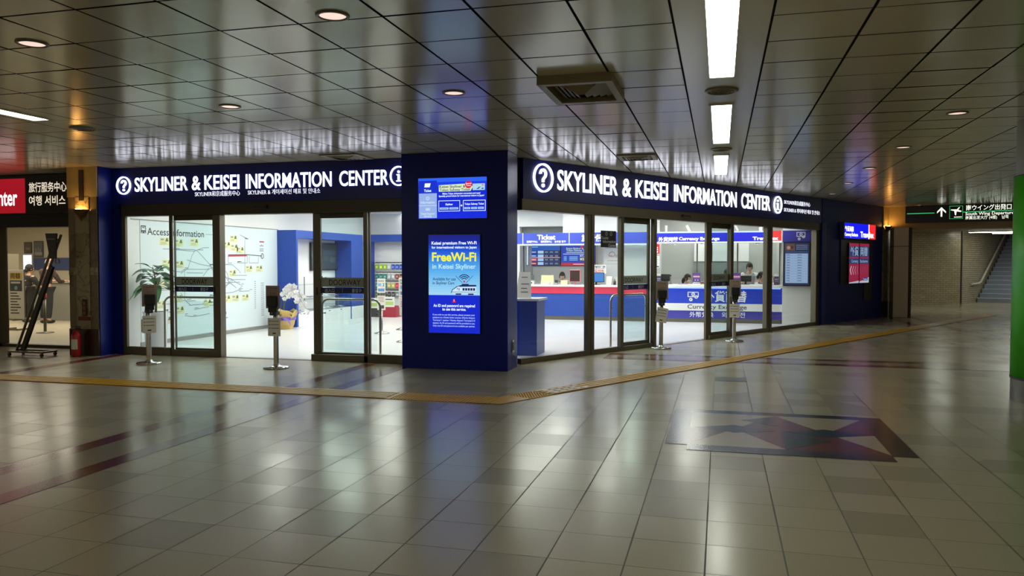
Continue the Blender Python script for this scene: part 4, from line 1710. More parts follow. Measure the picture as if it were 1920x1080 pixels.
desk_monitor((-4.07 + .40, CY + .22, TZ), -8, .30, .32, 'dark upright screen with a pink base on the ticket counter', mat('dark_reddish_screen', (52, 36, 40), .2), body=mat('pink_plastic', (206, 120, 130), .5))
desk_monitor((-3.10, CY + .13, TZ), 6, .42, .25, 'screen with a glowing light blue desktop on the ticket counter', E(40, 130, 220, 1.0))
t = thing('receipt_printer', 'grey ticket printer with a dark front near the left end of the ticket counter', 'printer', (-4.95, CY + .30, TZ), 4)
b = B()
b.box(-.16, .16, -.10, .14, 0, .11, mat('printer_grey', (150, 156, 160), .5), .01)
b.build('body', t)
b = B()
b.box(-.15, .15, -.05, .0, .125, .24, mat('printer_dark', (70, 86, 90), .4), .006)
b.build('display', t)
b = B()
b.box(-.02, .02, -.02, .02, .11, .126, DARK)
b.build('hinge', t)
t = thing('tissue_box', 'small white box with a black dot on the ticket counter', 'box', (-4.80, CY + .10, TZ), 0)
b = B()
b.box(-.055, .055, -.05, .05, 0, .085, PAPER, .004)
b.build('carton', t)
b = B()
b.disc(0, .045, .018, BLACK, -.0512)
b.build('mark', t)
t = thing('leaflet_holder', 'pale yellow leaflet holder standing on the ticket counter', 'leaflet holder', (-4.44, CY + .36, TZ), 0)
b = B()
b.box(-.17, .17, -.01, .01, 0, .24, P(226, 220, 170), .003)
b.build('leaflets', t)
b = B()
b.box(-.17, .17, -.07, .06, 0, .02, P(220, 220, 216))
b.box(-.17, .17, -.07, -.06, .02, .10, P(224, 222, 190))
b.build('tray', t)
t = thing('paper_cup', 'white cup in front of the pale yellow leaflet holder', 'cup', (-4.34, CY + .12, TZ), 0)
b = B()
b.lathe([(0, 0), (.034, 0), (.042, .08), (.038, .08), (.032, .01)], PAPER, n=18)
b.build('body', t)
b = B()
b.lathe([(.041, .072), (.044, .077), (.042, .082)], PAPER, n=18)
b.build('rim', t)
t = thing('card_reader', 'small grey card reader left of the seated ticket clerk', 'card reader', (-4.16 + .01, CY + .10, TZ), -12)
b = B()
b.box(-.05, .05, -.05, .05, 0, .05, mat('printer_grey', (150, 156, 160), .5), .008)
b.build('body', t)
b = B()
b.box(-.045, .045, .0, .02, .05, .12, DARK, .005)
b.build('display', t)
t = thing('document_tray', 'cream document tray right of the ticket clerk', 'tray', (-3.94, CY + .20, TZ), 0)
b = B()
b.box(-.09, .09, -.10, .10, 0, .10, P(214, 204, 170), .004)
b.build('body', t)
b = B()
b.box(-.08, .08, -.09, .09, .1005, .115, PAPER)
b.build('papers', t)
t = thing('notice_stand', 'white tilted notice beside the blue screen on the ticket counter', 'notice', (-2.79, CY + .20, TZ), -10)
b = B()
b.box(-.075, .075, 0, .006, 0, .22, PAPER)
b.v = [(x, y + z * .3, z) for x, y, z in b.v]
b.build('sheet', t)
b = B()
b.box(-.05, .05, .07, .078, 0, .12, STEELD)
b.build('prop', t)
t = thing('pen_stand', 'dark pen stand at the right end of the ticket counter', 'pen stand', (-2.62, CY + .14, TZ), 0)
b = B()
b.lathe([(0, 0), (.035, 0), (.035, .10), (.031, .10), (.031, .01)], DARK, n=14)
b.build('cup', t)
for k in range(4):
    b = B()
    b.tube([(.0, 0, .012), (.02 * math.cos(k * 1.6), .02 * math.sin(k * 1.6), .16)], .004, (BLACK, STEELD)[k % 2], 6)
    b.build('pen', t)
t = thing('calendar', 'small white calendar behind the dark pen stand', 'calendar', (-2.60, CY + .42, TZ), 0)
b = B()
b.box(-.07, .07, 0, .004, 0, .20, PAPER)
b.build('sheet', t)
b = B()
b.box(-.07, .07, .004, .06, 0, .012, DARK)
b.build('base', t)

# near kiosk desk beside the pillar, with a leaning notice
t = thing('side_desk', 'blue desk with a white top just inside the glass beside the pillar', 'desk', (-3.9, 12.12, .004), 0)
b = B()
b.box(0, 1.08, .02, .6, 0, .88, ROYAL)
b.build('body', t)
b = B()
b.box(-.02, 1.12, -.02, .62, .88, .918, WHITEG, .005)
b.build('worktop', t)
t = thing('notice_stand', 'tall white notice leaning on the blue side desk by the pillar', 'notice', (-3.16, 12.34, .923), 0)
b = B()
b.add([(-.06, 0, 0), (.20, 0, 0), (.165, .10, .42), (-.03, .10, .42), (-.06, .008, 0), (.20, .008, 0), (.165, .108, .42), (-.03, .108, .42)],
      [(0, 1, 2, 3), (5, 4, 7, 6), (1, 5, 6, 2), (4, 0, 3, 7), (3, 2, 6, 7), (4, 5, 1, 0)], PAPER)
b.build('board', t)
b = B()
for z, w_ in ((.33, .10), (.22, .13), (.15, .10), (.09, .12)):
    b.add([(.02, z * .238 - .002, z), (.02 + w_, z * .238 - .002, z), (.02 + w_, z * .238 + .0005, z + .012), (.02, z * .238 + .0005, z + .012)], [(0, 1, 2, 3)], INK)
b.build('print', t)

# ------------------------------------------------------------------ currency counter side
b = B()
b.box(-1.60, 2.3, 22.4, 22.5, 0, 2.9, GREYW)
struct(b, 'wall_currency')
b = B()
b.box(1.46, 1.54, 20.02, 22.4, 0, 2.9, GREYW)
struct(b, 'wall_currency')
b = B()
b.box(1.46, 2.24, 19.98, 20.10, 0, 2.9, WHITE)
struct(b, 'wall_currency')
b = B()
b.box(-1.60, 1.46, 20.75, 20.80, 2.26, 2.9, GREYW)
struct(b, 'wall_currency')
t = thing('wall_cabinet', 'grey and white wall cabinet at the back of the currency office', 'cabinet', (-.70, 22.39, 0), 0)
b = B()
b.box(0, 1.46, -.40, 0, .75, 1.52, GREYB)
b.build('grey_body', t)
for k in range(3):
    b = B()
    b.box(.01 + k * .485, .475 + k * .485, -.42, 0, 1.53, 2.15, WHITEG, .004)
    b.build('door', t)
t = thing('currency_counter', 'counter lettered Currency Exchange in white and navy bands', 'counter', (-1.58, CY, .004), 0)
b = B()
b.box(0, 3.04, .02, .55, .475, .87, mat('bright_blue_laminate', (30, 58, 178), .35))
b.build('upper_band', t)
b = B()
b.box(0, 3.04, .0, .55, .295, .475, WHITEG)
b.build('white_band', t)
b = B()
b.box(0, 3.04, .02, .55, .10, .295, mat('indigo_laminate', (58, 54, 150), .4))
b.build('lower_band', t)
b = B()
b.box(0.02, 3.02, .05, .5, 0, .10, STEELD)
b.build('plinth', t)
b = B()
b.box(-.01, 3.04, -.03, .62, .87, .945, WHITEG, .006)
b.build('worktop', t)
b = B()
b.box(.05, 3.0, -.015, .018, .848, .866, E(120, 160, 255, 2.5))
b.build('light_strip', t)
WL2 = mat('counter_white_lettering', (236, 238, 244), .5)
NV = mat('counter_navy_lettering', (26, 30, 66), .5)
b = B()
y = .018
for q in ((.80, 1.07, .745, .765), (.80, 1.07, .63, .65), (.80, .82, .63, .765), (1.05, 1.07, .63, .765)):
    b.rect(*q, WL2, y)
b.ring(.935, .70, .025, .045, WL2, y)
b.text('¥', .935, .685, .03, WL2, y=y, al='c')
b.disc(1.01, .635, .042, WL2, y - .001)
b.text('$', 1.01, .615, .04, NV, y=y - .002, al='c')
b.disc(.88, .57, .042, WL2, y)
b.text('€', .88, .55, .04, NV, y=y - .001, al='c')
b.build('money_emblem', t)
b = B()
b.text('外貨両替', 1.20, .545, .20, WL2, w=1.02, y=y, off=.02)
b.build('lettering', t)
b = B()
b.text('Currency Exchange', .80, .345, .10, NV, w=1.42, y=-.002, off=.01)
b.build('lettering', t)['label'] = 'navy lettering'
b = B()
b.text('外幣兌換', .85, .145, .10, WL2, w=.58, y=y, off=.01)
b.build('lettering', t)
b = B()
b.text('외화환전', 1.63, .145, .10, WL2, w=.55, y=y, off=.01)
b.build('lettering', t)

t = thing('currency_light_box', 'glowing blue overhead light box of the currency counter with a red square end', 'light box', (0, CY, 0), 0)
b = B()
b.box(-1.58, 1.45, 0, .30, 1.98, 2.27, WHITEG)
b.build('case', t)
b = B()
y = -.0015
b.rect(-1.57, 1.15, 2.015, 2.235, E(14, 26, 240, 1.0), y)
b.rect(1.15, 1.20, 2.015, 2.235, E(255, 255, 255, 1.5), y)
b.rect(1.20, 1.43, 2.03, 2.27, E(255, 56, 60, 1.15), y)
b.rect(-1.57, 1.20, 2.235, 2.262, E(170, 195, 255, 1.8), y)
b.rect(-1.57, 1.43, 1.985, 2.015, E(225, 225, 255, 1.8), y)
b.build('face', t)
b = B()
wl = E(255, 255, 255, 2.0)
b.text('外貨両替', -1.51, 2.04, .075, wl, w=.49, y=y - .002, off=.03)
b.build('lettering', t)
b = B()
b.text('Currency Exchange', -1.0, 2.055, .075, wl, w=.98, y=y - .002, off=.03)
b.build('lettering', t)
b = B()
b.text('Travelex', .76, 2.05, .075, wl, w=.60, y=y - .002, off=.035)
b.build('lettering', t)
for i, (x, lab) in enumerate(((-1.10, 'left small spotlight under the currency light box'), (-.45, 'middle small spotlight under the currency light box'), (.88, 'right small spotlight under the currency light box'))):
    t = thing('spotlight', lab, 'spotlight', (x, CY + .10, 1.98), 0, 'counter spotlights')
    b = B()
    b.lathe([(0, 0), (.03, 0), (.035, -.03), (.028, -.03)], WHITEG, n=16)
    b.build('housing', t)
    b = B()
    b.lathe([(.028, -.03), (0, -.034)], E(255, 255, 255, 4.0), n=16)
    b.build('lens', t)
for i, (x, tilt, lab) in enumerate(((-1.33, 0, 'left white track spotlight above the currency light box'), (-.75, .35, 'tilted white track spotlight above the currency light box'), (.42, .4, 'right tilted white track spotlight above the currency light box'))):
    t = thing('track_spotlight', lab, 'spotlight', (x, CY + .20, 2.275), 0)
    b = B()
    b.tube([(0, 0, 0), (-tilt * .2, 0, .16)], .032, WHITEG, 12)
    b.build('barrel', t)
    b = B()
    b.box(-.03, .03, -.02, .02, -.004, .012, DARK)
    b.build('bracket', t)
for x, lab in ((-1.52, 'white hanger post at the left end of the currency light box'), (.95, 'white hanger post over the right part of the currency light box')):
    t = thing('hanger_post', lab, 'post', (x, CY + .15, 2.27), 0)
    b = B()
    b.box(-.035, .035, -.035, .035, 0, .63, WHITEG, .003)
    b.build('shaft', t)
    b = B()
    b.box(-.06, .06, -.06, .06, 0.0, .01, WHITEG)
    b.build('base_plate', t)

t = thing('counter_screen', 'clear partition with thin posts standing on the currency counter', 'partition', (-1.58, CY + .30, .949), 0)
b = B()
b.box(0, 3.03, 0, .006, .12, 1.03, GLASSC)
b.build('glass', t)
for x in (1.0, 1.98, 2.98):
    b = B()
    b.box(x, x + .035, -.012, .022, 0, 1.03, STEELD, .003)
    b.build('post', t)

# wall notices left of the currency counter
t = thing('fire_sign', 'small red vertical sign on the white wall at the left of the currency counter', 'sign', (-1.62, CY - .022, 1.72), 0)
b = B()
b.box(.03, .145, -.012, -.001, .0, .24, mat('sign_red', (196, 24, 56), .4))
b.build('plate', t)
b = B()
for k in range(3):
    b.rect(.07, .105, .14 - k * .05, .17 - k * .05, WLIT, -.013)
b.poly([(.06, .05), (.115, .05), (.0875, .015)], WLIT, -.013)
b.build('print', t)
t = thing('wall_notice', 'small grey printed sheets under the red vertical sign', 'notice', (-1.62, CY - .022, 1.36), 0)
b = B()
b.box(.02, .145, -.006, -.001, 0, .30, P(206, 208, 210))
b.build('sheet', t)
b = B()
for k in range(5):
    b.rect(.035, .10 + .02 * (k % 2), .25 - k * .045, .265 - k * .045, P(150, 150, 158), -.007)
b.rect(.03, .13, .02, .05, P(40, 40, 90), -.007)
b.build('print', t)

# small purple counter signs, phone stands, monitors
KZ = .9495
proto = None
for x, lab in ((-.57, 'purple counter sign left of the middle on the currency counter'), (.40, 'purple counter sign beside the standing clerk on the currency counter')):
    if proto is None:
        proto = thing('counter_sign', lab, 'counter sign', (x, CY + .10, KZ), 0, 'purple counter signs')
        b = B()
        b.box(-.095, .095, 0, .008, .03, .29, P(70, 54, 120), .002)
        b.box(-.10, .10, -.04, .05, 0, .03, WHITEG, .004)
        b.build('board', proto)
        b = B()
        for z0, c in ((.215, (190, 90, 130)), (.19, (226, 226, 234)), (.165, (190, 90, 130))):
            b.rect(-.08, .08, z0, z0 + .016, P(*c), -.001)
        b.disc(-.03, .11, .012, P(226, 226, 234), -.001)
        b.disc(.035, .11, .012, P(226, 226, 234), -.001)
        b.rect(-.08, .08, .045, .06, P(226, 226, 234), -.001)
        b.build('print', proto)
    else:
        copy_thing(proto, (x, CY + .10, KZ), 0, lab, 'purple counter signs')
for x, lab in ((-1.50, 'small dark leaflet box at the left end of the currency counter'), (1.33, 'small dark leaflet box at the right end of the currency counter')):
    t = thing('leaflet_box', lab, 'leaflet holder', (x, CY + .08, KZ), 0)
    b = B()
    b.box(-.055, .055, 0, .05, 0, .21, P(62, 54, 88), .004)
    b.build('box', t)
    b = B()
    b.box(-.05, .05, .01, .03, .211, .27, PAPER)
    b.build('leaflets', t)
    b = B()
    b.rect(-.04, .04, .13, .15, P(170, 160, 190), -.001)
    b.rect(-.035, .035, .09, .10, P(170, 160, 190), -.001)
    b.build('print', t)
desk_monitor((.62, CY + .42, KZ), 176, .28, .15, 'dark laptop in front of the standing clerk', BLACK)
desk_monitor((-1.36, CY + .46, KZ), 150, .26, .18, 'dark monitor turned away at the left of the currency counter', BLACK)
t = thing('telephone', 'grey handset with a dark cord by the right mullion on the currency counter', 'telephone', (1.20, CY + .40, KZ), 20)
b = B()
b.box(-.07, .07, -.09, .09, 0, .05, WHITEG, .01)
b.build('base', t)
b = B()
b.tube([(-.02, -.08, .10), (-.03, -.04, .13), (-.02, .05, .13), (0, .09, .09)], .017, DARK, 8)
b.build('handset', t)
b = B()
b.tube([(.02, .03, .05), (.05, .05, .2), (.02, .02, .30), (.09, 0, .16), (.10, -.02, .04)], .008, DARK, 6)
b.build('cord', t)
t = thing('desk_camera', 'small black camera ball on a stalk behind the left of the currency counter', 'camera', (-1.23, CY + .52, KZ), 0)
b = B()
b.lathe([(0, 0), (.04, 0), (.04, .01), (.006, .014), (.006, .20)], DARK, n=12)
b.build('stalk', t)
b = B()
b.ball((0, 0, .215), .022, BLACK, 10, 8)
b.build('ball', t)
t = thing('paper_tray', 'flat purple tray with papers beside the masked clerk on the currency counter', 'tray', (-.90, CY + .15, KZ), 0)
b = B()
b.box(-.11, .11, -.07, .07, 0, .015, P(84, 70, 150), .004)
b.build('tray', t)
b = B()
b.box(-.09, .09, -.05, .05, .0155, .02, PAPER)
b.build('papers', t)

# rate board and emblem on the white end wall
t = thing('blue_header', 'blue panel with a white money emblem over the exchange rate screen', 'sign', (1.46, CY - .022, 1.99), 0)
b = B()
b.box(0, .78, -.02, 0, 0, .28, mat('indigo_laminate', (58, 54, 150), .4))
b.build('panel', t)
b = B()
for q in ((.31, .51, .225, .24), (.31, .51, .13, .145), (.31, .325, .13, .24), (.495, .51, .13, .24)):
    b.rect(*q, WL2, -.021)
b.ring(.41, .185, .018, .033, WL2, -.021)
b.disc(.47, .125, .032, WL2, -.022)
b.disc(.37, .075, .032, WL2, -.021)
b.text('$', .47, .11, .03, NV, y=-.023, al='c')
b.text('€', .37, .06, .03, NV, y=-.022, al='c')
b.build('money_emblem', t)
t = screen_thing('rate_screen', 'exchange rate screen with pale rows on the white end wall', 'display', (1.49, CY - .024, .955), 0, .57, 1.02, None, .06, .02)
b = B()
y = -.0605
b.rect(0, .57, 0, 1.02, E(30, 44, 82, .8), y)
b.rect(.03, .54, .05, .76, E(150, 178, 214, .95), y - .001)
for k in range(11):
    b.rect(.05, .52, .085 + k * .062, .089 + k * .062, E(110, 135, 180, .9), y - .002)
    b.rect(.06, .13, .10 + k * .062, .118 + k * .062, E(90, 110, 150, .9), y - .002)
    b.rect(.30, .40, .10 + k * .062, .116 + k * .062, E(90, 110, 150, .9), y - .002)
b.rect(.03, .24, .83, .99, E(110, 70, 70, .8), y - .001)
b.disc(.10, .90, .04, E(190, 150, 130, .8), y - .002)
b.disc(.18, .91, .035, E(60, 40, 40, .8), y - .002)
for k in range(3):
    b.rect(.27, .53, .86 + k * .045, .875 + k * .045, E(130, 150, 185, .8), y - .002)
b.rect(.03, .54, .78, .81, E(60, 80, 130, .8), y - .001)
b.build('picture', t)

# ------------------------------------------------------------------ people


def skin_chain(chains, m, sub=1):
    """one continuous surface grown round connected joints; chains = list of [(point, radius), ...]"""
    me = bpy.data.meshes.new('figure')
    idx, vs, rs, es = {}, [], [], []
    for ch in chains:
        prev = None
        for p, r_ in ch:
            k = tuple(round(c, 4) for c in p)
            if k not in idx:
                idx[k] = len(vs)
                vs.append(p)
                rs.append(r_)
            if prev is not None and prev != idx[k]:
                es.append((prev, idx[k]))
            prev = idx[k]
    me.from_pydata(vs, es, [])
    o = bpy.data.objects.new('figure', me)
    COL.objects.link(o)
    o.modifiers.new('skin', 'SKIN')
    for i, sv in enumerate(me.skin_vertices[0].data):
        r_ = rs[i]
        sv.radius = r_ if isinstance(r_, tuple) else (r_, r_)
        sv.use_root = (i == 0)
    sd = o.modifiers.new('sub', 'SUBSURF')
    sd.levels = sd.render_levels = sub
    dg = bpy.context.evaluated_depsgraph_get()
    ev = bpy.data.meshes.new_from_object(o.evaluated_get(dg))
    v = [tuple(q.co) for q in ev.vertices]
    f = [tuple(q.vertices) for q in ev.polygons]
    bpy.data.objects.remove(o)
    bpy.data.meshes.remove(me)
    bpy.data.meshes.remove(ev)
    return v, f


def person(lab, loc, rz, top, seat=None, lean=0.0, nod=0.0, turn=0.0, shirt=SHIRTW, vest=None, hair=HAIR, bald=False, mask=False, long_hair=False,
           hands=((-.16, -.34, .98), (.16, -.34, .98)), leg_col=TROUS, shoe=BLACK, group=None):
    """figure facing -y; top = height of the crown, seat = seat height when sitting"""
    t = thing('person', lab, 'person', loc, rz, group)
    hh = .225                                     # head height
    chin = top - hh
    if seat is not None:
        hip_z = seat + .09
        sh = chin - .075
    else:
        hip_z = top * .515 if not lean else .86
        sh = chin - .075
    fy = -math.sin(lean) * (sh - hip_z) / max(.3, math.cos(lean)) if lean else 0.0

    def sp(f, dx=0.0, dy=0.0):
        return (dx, fy * f + dy, hip_z + (sh - hip_z) * f)
    pel = (0, 0, hip_z)
    neck = (0, fy * 1.08 - .01, sh + .06)
    headc = Vector((0, fy * 1.12 - .03 - .05 * math.sin(nod), chin + hh * .52))
    kn, an = {}, {}
    for s_ in (-1, 1):
        if seat is not None:
            kn[s_] = (s_ * .10, -.40, seat + .05)
            an[s_] = (s_ * .10, -.38, .09)
        else:
            kn[s_] = (s_ * .095, -.02, hip_z * .53)
            an[s_] = (s_ * .10, .02, .08)
    elb, wr, tip = {}, {}, {}
    for s_, hd in zip((-1, 1), hands):
        shp = Vector(sp(.97, s_ * .175))
        hd = Vector(hd)
        midp = (shp + hd) / 2
        d = hd - shp
        gap = math.sqrt(max(0.0, .27 ** 2 - (min(d.length, .53) / 2) ** 2))
        elb[s_] = tuple(midp + Vector((s_ * gap * .55, gap * .3, -gap * .8)))
        wr[s_] = tuple(hd)
        tip[s_] = tuple(hd + (hd - Vector(elb[s_])).normalized() * .08)
    spine = [(pel, (.135, .105)), (sp(.3), (.13, .10)), (sp(.62), (.145, .105)), (sp(.88), (.14, .095)), (sp(1.0), (.075, .07)), (neck, .052), (tuple(headc - Vector((0, -.01, hh * .32))), .05)]
    ch = [spine]
    for s_ in (-1, 1):
        ch.append([(sp(.88), (.14, .095)), (sp(.97, s_ * .165), .06), (elb[s_], .042), (wr[s_], .030), (tip[s_], (.038, .018))])
        ch.append([(pel, (.135, .105)), ((s_ * .095, -.01, hip_z - .05), .088), (kn[s_], .060), (an[s_], .040), ((an[s_][0], an[s_][1] - .13, .035), .035)])
    v, f = skin_chain(ch, SKIN)
    b = B()
    b.add(v, f, SKIN, True)
    H = Matrix.Translation(headc) @ Matrix.Rotation(turn, 4, 'Z') @ Matrix.Rotation(nod, 4, 'X')
    hb = B()
    hb.ball((0, 0, 0), (.073, .092, hh * .52), SKIN, 20, 14)
    nv = []
    for x, yy, z in hb.v:                       # jaw narrows, brow and chin come forward
        q = max(0.0, -z / (hh * .52))
        nv.append((x * (1 - .28 * q * q), yy * (1 - .12 * q) - .012 * q, z))
    hb.v = nv
    hb.add([(-.008, -.088, .015), (.008, -.088, .015), (.016, -.086, -.022), (-.016, -.086, -.022), (0, -.112, -.018)], [(0, 1, 4), (1, 2, 4), (2, 3, 4), (3, 0, 4)], SKIN)
    for s_ in (-1, 1):
        hb.ball((s_ * .073, .005, -.005), (.010, .018, .030), SKIN, 8, 6)
        hb.ball((s_ * .030, -.080, .012), (.013, .008, .007), mat('eye_white', (225, 225, 225), .3), 8, 6)
        hb.ball((s_ * .030, -.0865, .012), (.006, .004, .006), BLACK, 8, 6)
        hb.add([(s_ * .018, -.090, .030), (s_ * .044, -.081, .031), (s_ * .044, -.080, .036), (s_ * .018, -.089, .035)], [(0, 1, 2, 3)], HAIR)
    hb.ball((0, -.083, -.055), (.022, .009, .006), mat('lips', (176, 104, 98), .5), 10, 6)
    hb.move(H)
    for i, fc in enumerate(hb.f):
        b.add([], [], SKIN)
    for m in hb.mats:
        ids = [i for i in range(len(hb.f)) if hb.mats[hb.m[i]] == m]
        b.add(hb.v, [hb.f[i] for i in ids], m, True)
    for s_ in (-1, 1):                          # five fingers on each hand
        w_, e_ = Vector(wr[s_]), Vector(elb[s_])
        d = (w_ - e_).normalized()
        side = d.cross(Vector((0, 0, 1))).normalized()
        nrm = side.cross(d)
        base = w_ + d * .085
        for k, (off, L) in enumerate(((-.030, .060), (-.010, .072), (.010, .070), (.028, .055))):
            p0 = base + side * off
            b.tube([p0 - d * .02, p0 + d * L * .5 - nrm * .006, p0 + d * L * .85 - nrm * .022, p0 + d * L - nrm * .036], [.0095, .009, .008, .006], SKIN, 6)
        p0 = w_ + d * .035 - side * s_ * .030
        b.tube([p0, p0 + d * .03 - side * s_ * .022, p0 + d * .055 - side * s_ * .028 - nrm * .01], [.012, .010, .007], SKIN, 6)
    b.build('body', t)
    # clothes
    g = .012

    def grow(r_, k=g):
        return tuple(x + k for x in r_) if isinstance(r_, tuple) else r_ + k
    sc = [[(p, grow(r_)) for p, r_ in spine[:5]]]
    for s_ in (-1, 1):
        e_, w_ = Vector(elb[s_]), Vector(wr[s_])
        sc.append([(sp(.88), (.152, .107)), (sp(.97, s_ * .165), .075), (elb[s_], .058), (tuple(e_ + (w_ - e_) * .88), .044)])
    v, f = skin_chain(sc, shirt)
    b = B()
    b.add(v, f, shirt, True)
    b.build('shirt', t)
    if vest:
        v, f = skin_chain([[(p, grow(r_, .024)) for p, r_ in spine[:4]]], vest)
        b = B()
        b.add(v, f, vest, True)
        b.build('vest', t)
    tc_ = []
    for s_ in (-1, 1):
        a_, k_ = Vector(an[s_]), Vector(kn[s_])
        tc_.append([(pel, (.15, .118)), ((s_ * .095, -.01, hip_z - .05), .104), (kn[s_], .078), (tuple(a_ + (k_ - a_) * .06), .062)])
    v, f = skin_chain(tc_, leg_col)
    b = B()
    b.add(v, f, leg_col, True)
    b.build('trousers', t)
    for s_ in (-1, 1):
        b = B()
        x, yy = an[s_][0], an[s_][1]
        b.ball((x, yy - .06, .045), (.048, .13, .045), shoe, 12, 8)
        b.v = [(px, py, max(.0, pz)) for px, py, pz in b.v]
        b.build('shoe', t)
    b = B()
    if bald:
        b.lathe([(.076, -.03), (.079, .01), (.074, .04)], hair, (0, .012, 0), 20, a0=-25, a1=205)
    else:
        hb = B()
        hb.ball((0, .010, .018), (.083, .098, hh * .50), hair, 20, 14)
        keep = [fc for fc in hb.f if not all(hb.v[i][1] < -.015 and hb.v[i][2] < .055 for i in fc) and not all(hb.v[i][2] < -.05 for i in fc)]
        b.add(hb.v, keep, hair, True)
        b.ball((0, .085, -.03), (.05, .045, .06), hair, 12, 8)
        if long_hair:
            b.tube([(0, .10, 0), (0, .125, -.08), (0, .12, -.17)], [.04, .045, .02], hair, 10)
        for s_ in (-1, 1):
            b.ball((s_ * .070, -.015, .005), (.014, .035, .055), hair, 8, 8)
    b.move(H)
    b.build('hair', t)
    if mask:
        b = B()
        hb = B()
        hb.ball((0, -.004, -.045), (.068, .098, .055), WHITE, 18, 10)
        b.add(hb.v, [fc for fc in hb.f if all(hb.v[i][1] < -.01 for i in fc)], mat('face_mask', (232, 234, 236), .7), True)
        b.move(H)
        b.build('face_mask', t)
    return t


def stool(x, y, rz, z, lab):
    t = thing('office_chair', lab, 'chair', (x, y, .004), rz)
    b = B()
    b.box(-.21, .21, -.2, .2, z - .05, z - .004, DARK, .02)
    b.build('seat', t)
    b = B()
    b.tube([(0, 0, .09), (0, 0, z - .05)], .025, STEELD, 10)
    b.build('gas_column', t)
    b = B()
    b.box(-.2, .2, .20, .24, z + .08, z + .34, DARK, .02)
    b.box(-.03, .03, .19, .23, z - .04, z + .1, DARK)
    b.build('backrest', t)
    for k in range(5):
        g = k * 2 * math.pi / 5
        b = B()
        b.tube([(0, 0, .09), (.24 * math.cos(g), .24 * math.sin(g), .05)], .016, DARK, 6)
        b.ball((.24 * math.cos(g), .24 * math.sin(g), .028), .028, BLACK, 8, 6)
        b.build('leg', t)


stool(-4.15, 20.98, 0, .40, 'dark office chair of the ticket clerk')
person('seated ticket clerk in a navy vest and white shirt looking down behind the counter', (-4.15, 20.94, .004), 6, 1.225, seat=.40, nod=.35, vest=VESTN, hands=((-.14, -.40, .96), (.17, -.42, .98)), long_hair=True)
stool(-.84, 20.98, 60, .37, 'dark office chair of the masked clerk')
person('seated masked clerk with dark tied hair turned right at the currency counter', (-.85, 20.96, .004), 62, 1.185, seat=.37, nod=.15, mask=True, vest=VESTN, hands=((-.2, -.30, .93), (.16, -.32, .93)), long_hair=True)
stool(.17, 21.55, 180, .46, 'dark office chair of the clerk hidden behind the glass door')
person('dark haired clerk seated behind the printed band of the right glass door', (.17, 21.50, .004), 170, 1.31, seat=.46, shirt=VESTN, hands=((-.15, -.32, .9), (.15, -.32, .9)))
person('standing clerk in a white shirt bending over the currency counter', (.72, 21.18, .004), 4, 1.485, lean=.30, nod=.55, hands=((-.20, -.42, .99), (.20, -.44, 1.0)), shirt=SHIRTW)
stool(.98, 20.95, 62, .42, 'dark office chair of the clerk beside the right mullion')
person('seated clerk facing right beside the mullion at the currency counter', (.99, 20.95, .004), 62, 1.25, seat=.42, nod=.2, hands=((-.16, -.26, .96), (.17, -.26, .96)))

# ================================================================== left: marble pillar and travel shop
CREAM = mat('cream_plaster', (176, 160, 112), .6, 0, .4, .04, 4)
b = B()
b.box(-10.17, -9.62, 10.38, 10.74, .43, 2.55, MARBLE2)
b.box(-10.18, -9.61, 10.37, 10.74, 2.55, CZ, CREAM)
b.box(-10.18, -9.61, 10.37, 10.74, 0, .43, WOODD)
b.box(-10.02, -9.76, 10.365, 10.38, .43, 2.55, MARBLE)
b.box(-10.17, -9.62, 10.372, 10.38, 1.30, 1.42, MARBLE)
b.box(-9.93, -9.85, 10.35, 10.37, 2.49, 2.98, mat('bronze_slot', (58, 46, 24), .4))
b.box(-10.17, -10.06, 10.74, 11.3, 0, CZ, MARBLE2)
struct(b, 'wall_left_pillar')


def sconce(loc, rz, lab):
    t = thing('wall_sconce', lab, 'wall lamp', loc, rz)
    b = B()
    b.lathe([(.005, -.13), (.03, -.12), (.08, -.07), (.135, -.01), (.15, .015), (.142, .015), (.125, -.01), (.07, -.06), (.0, -.09)], mat('sconce_brass', (120, 92, 50), .35, .7), (0, 0, 0), 20, True, 180, 360)
    b.ball((0, -.01, -.145), .016, mat('sconce_brass', (120, 92, 50), .35, .7), 10, 8)
    b.build('bowl', t)
    b = B()
    b.box(-.05, .05, -.012, 0, -.14, .0, mat('sconce_brass', (120, 92, 50), .35, .7), .003)
    b.build('back_plate', t)
    b = B()
    b.ball((0, -.065, .0), (.085, .04, .03), SCONCEM, 14, 8)
    b.build('lamp', t)


sconce((-9.89, 10.362, 2.33), 0, 'glowing half bowl wall lamp on the left marble pillar')
t = thing('fire_alarm_panel', 'dark vertical plate with three red squares low on the left marble pillar', 'alarm panel', (-9.86, 10.362, .60), 0)
b = B()
b.box(-.045, .045, -.014, 0, .04, .31, mat('alarm_plate', (54, 34, 26), .4), .003)
b.build('plate', t)
for k in range(3):
    b = B()
    b.box(-.025, .025, -.018, -.0145, .06 + k * .08, .11 + k * .08, mat('alarm_red', (150, 70, 50), .4))
    b.build('button', t)
b = B()
b.box(-.12, .10, -.02, 0, -.03, .03, mat('alarm_strip', (110, 34, 26), .4), .003)
b.build('red_strip', t)
t = thing('fire_extinguisher', 'red fire extinguisher with a white label at the foot of the left marble pillar', 'fire extinguisher', (-9.92, 10.24, 0), 0)
b = B()
b.lathe([(0, 0), (.07, 0), (.075, .02), (.075, .33), (.06, .38), (.025, .41), (.025, .43), (0, .43)], mat('extinguisher_red', (170, 24, 30), .3), n=20)
b.build('cylinder', t)
b = B()
b.lathe([(.0762, .12), (.0762, .28)], PAPER, n=20, a0=215, a1=325)
b.build('label_sheet', t)
b = B()
b.box(-.015, .07, -.012, .012, .43, .455, BLACK, .003)
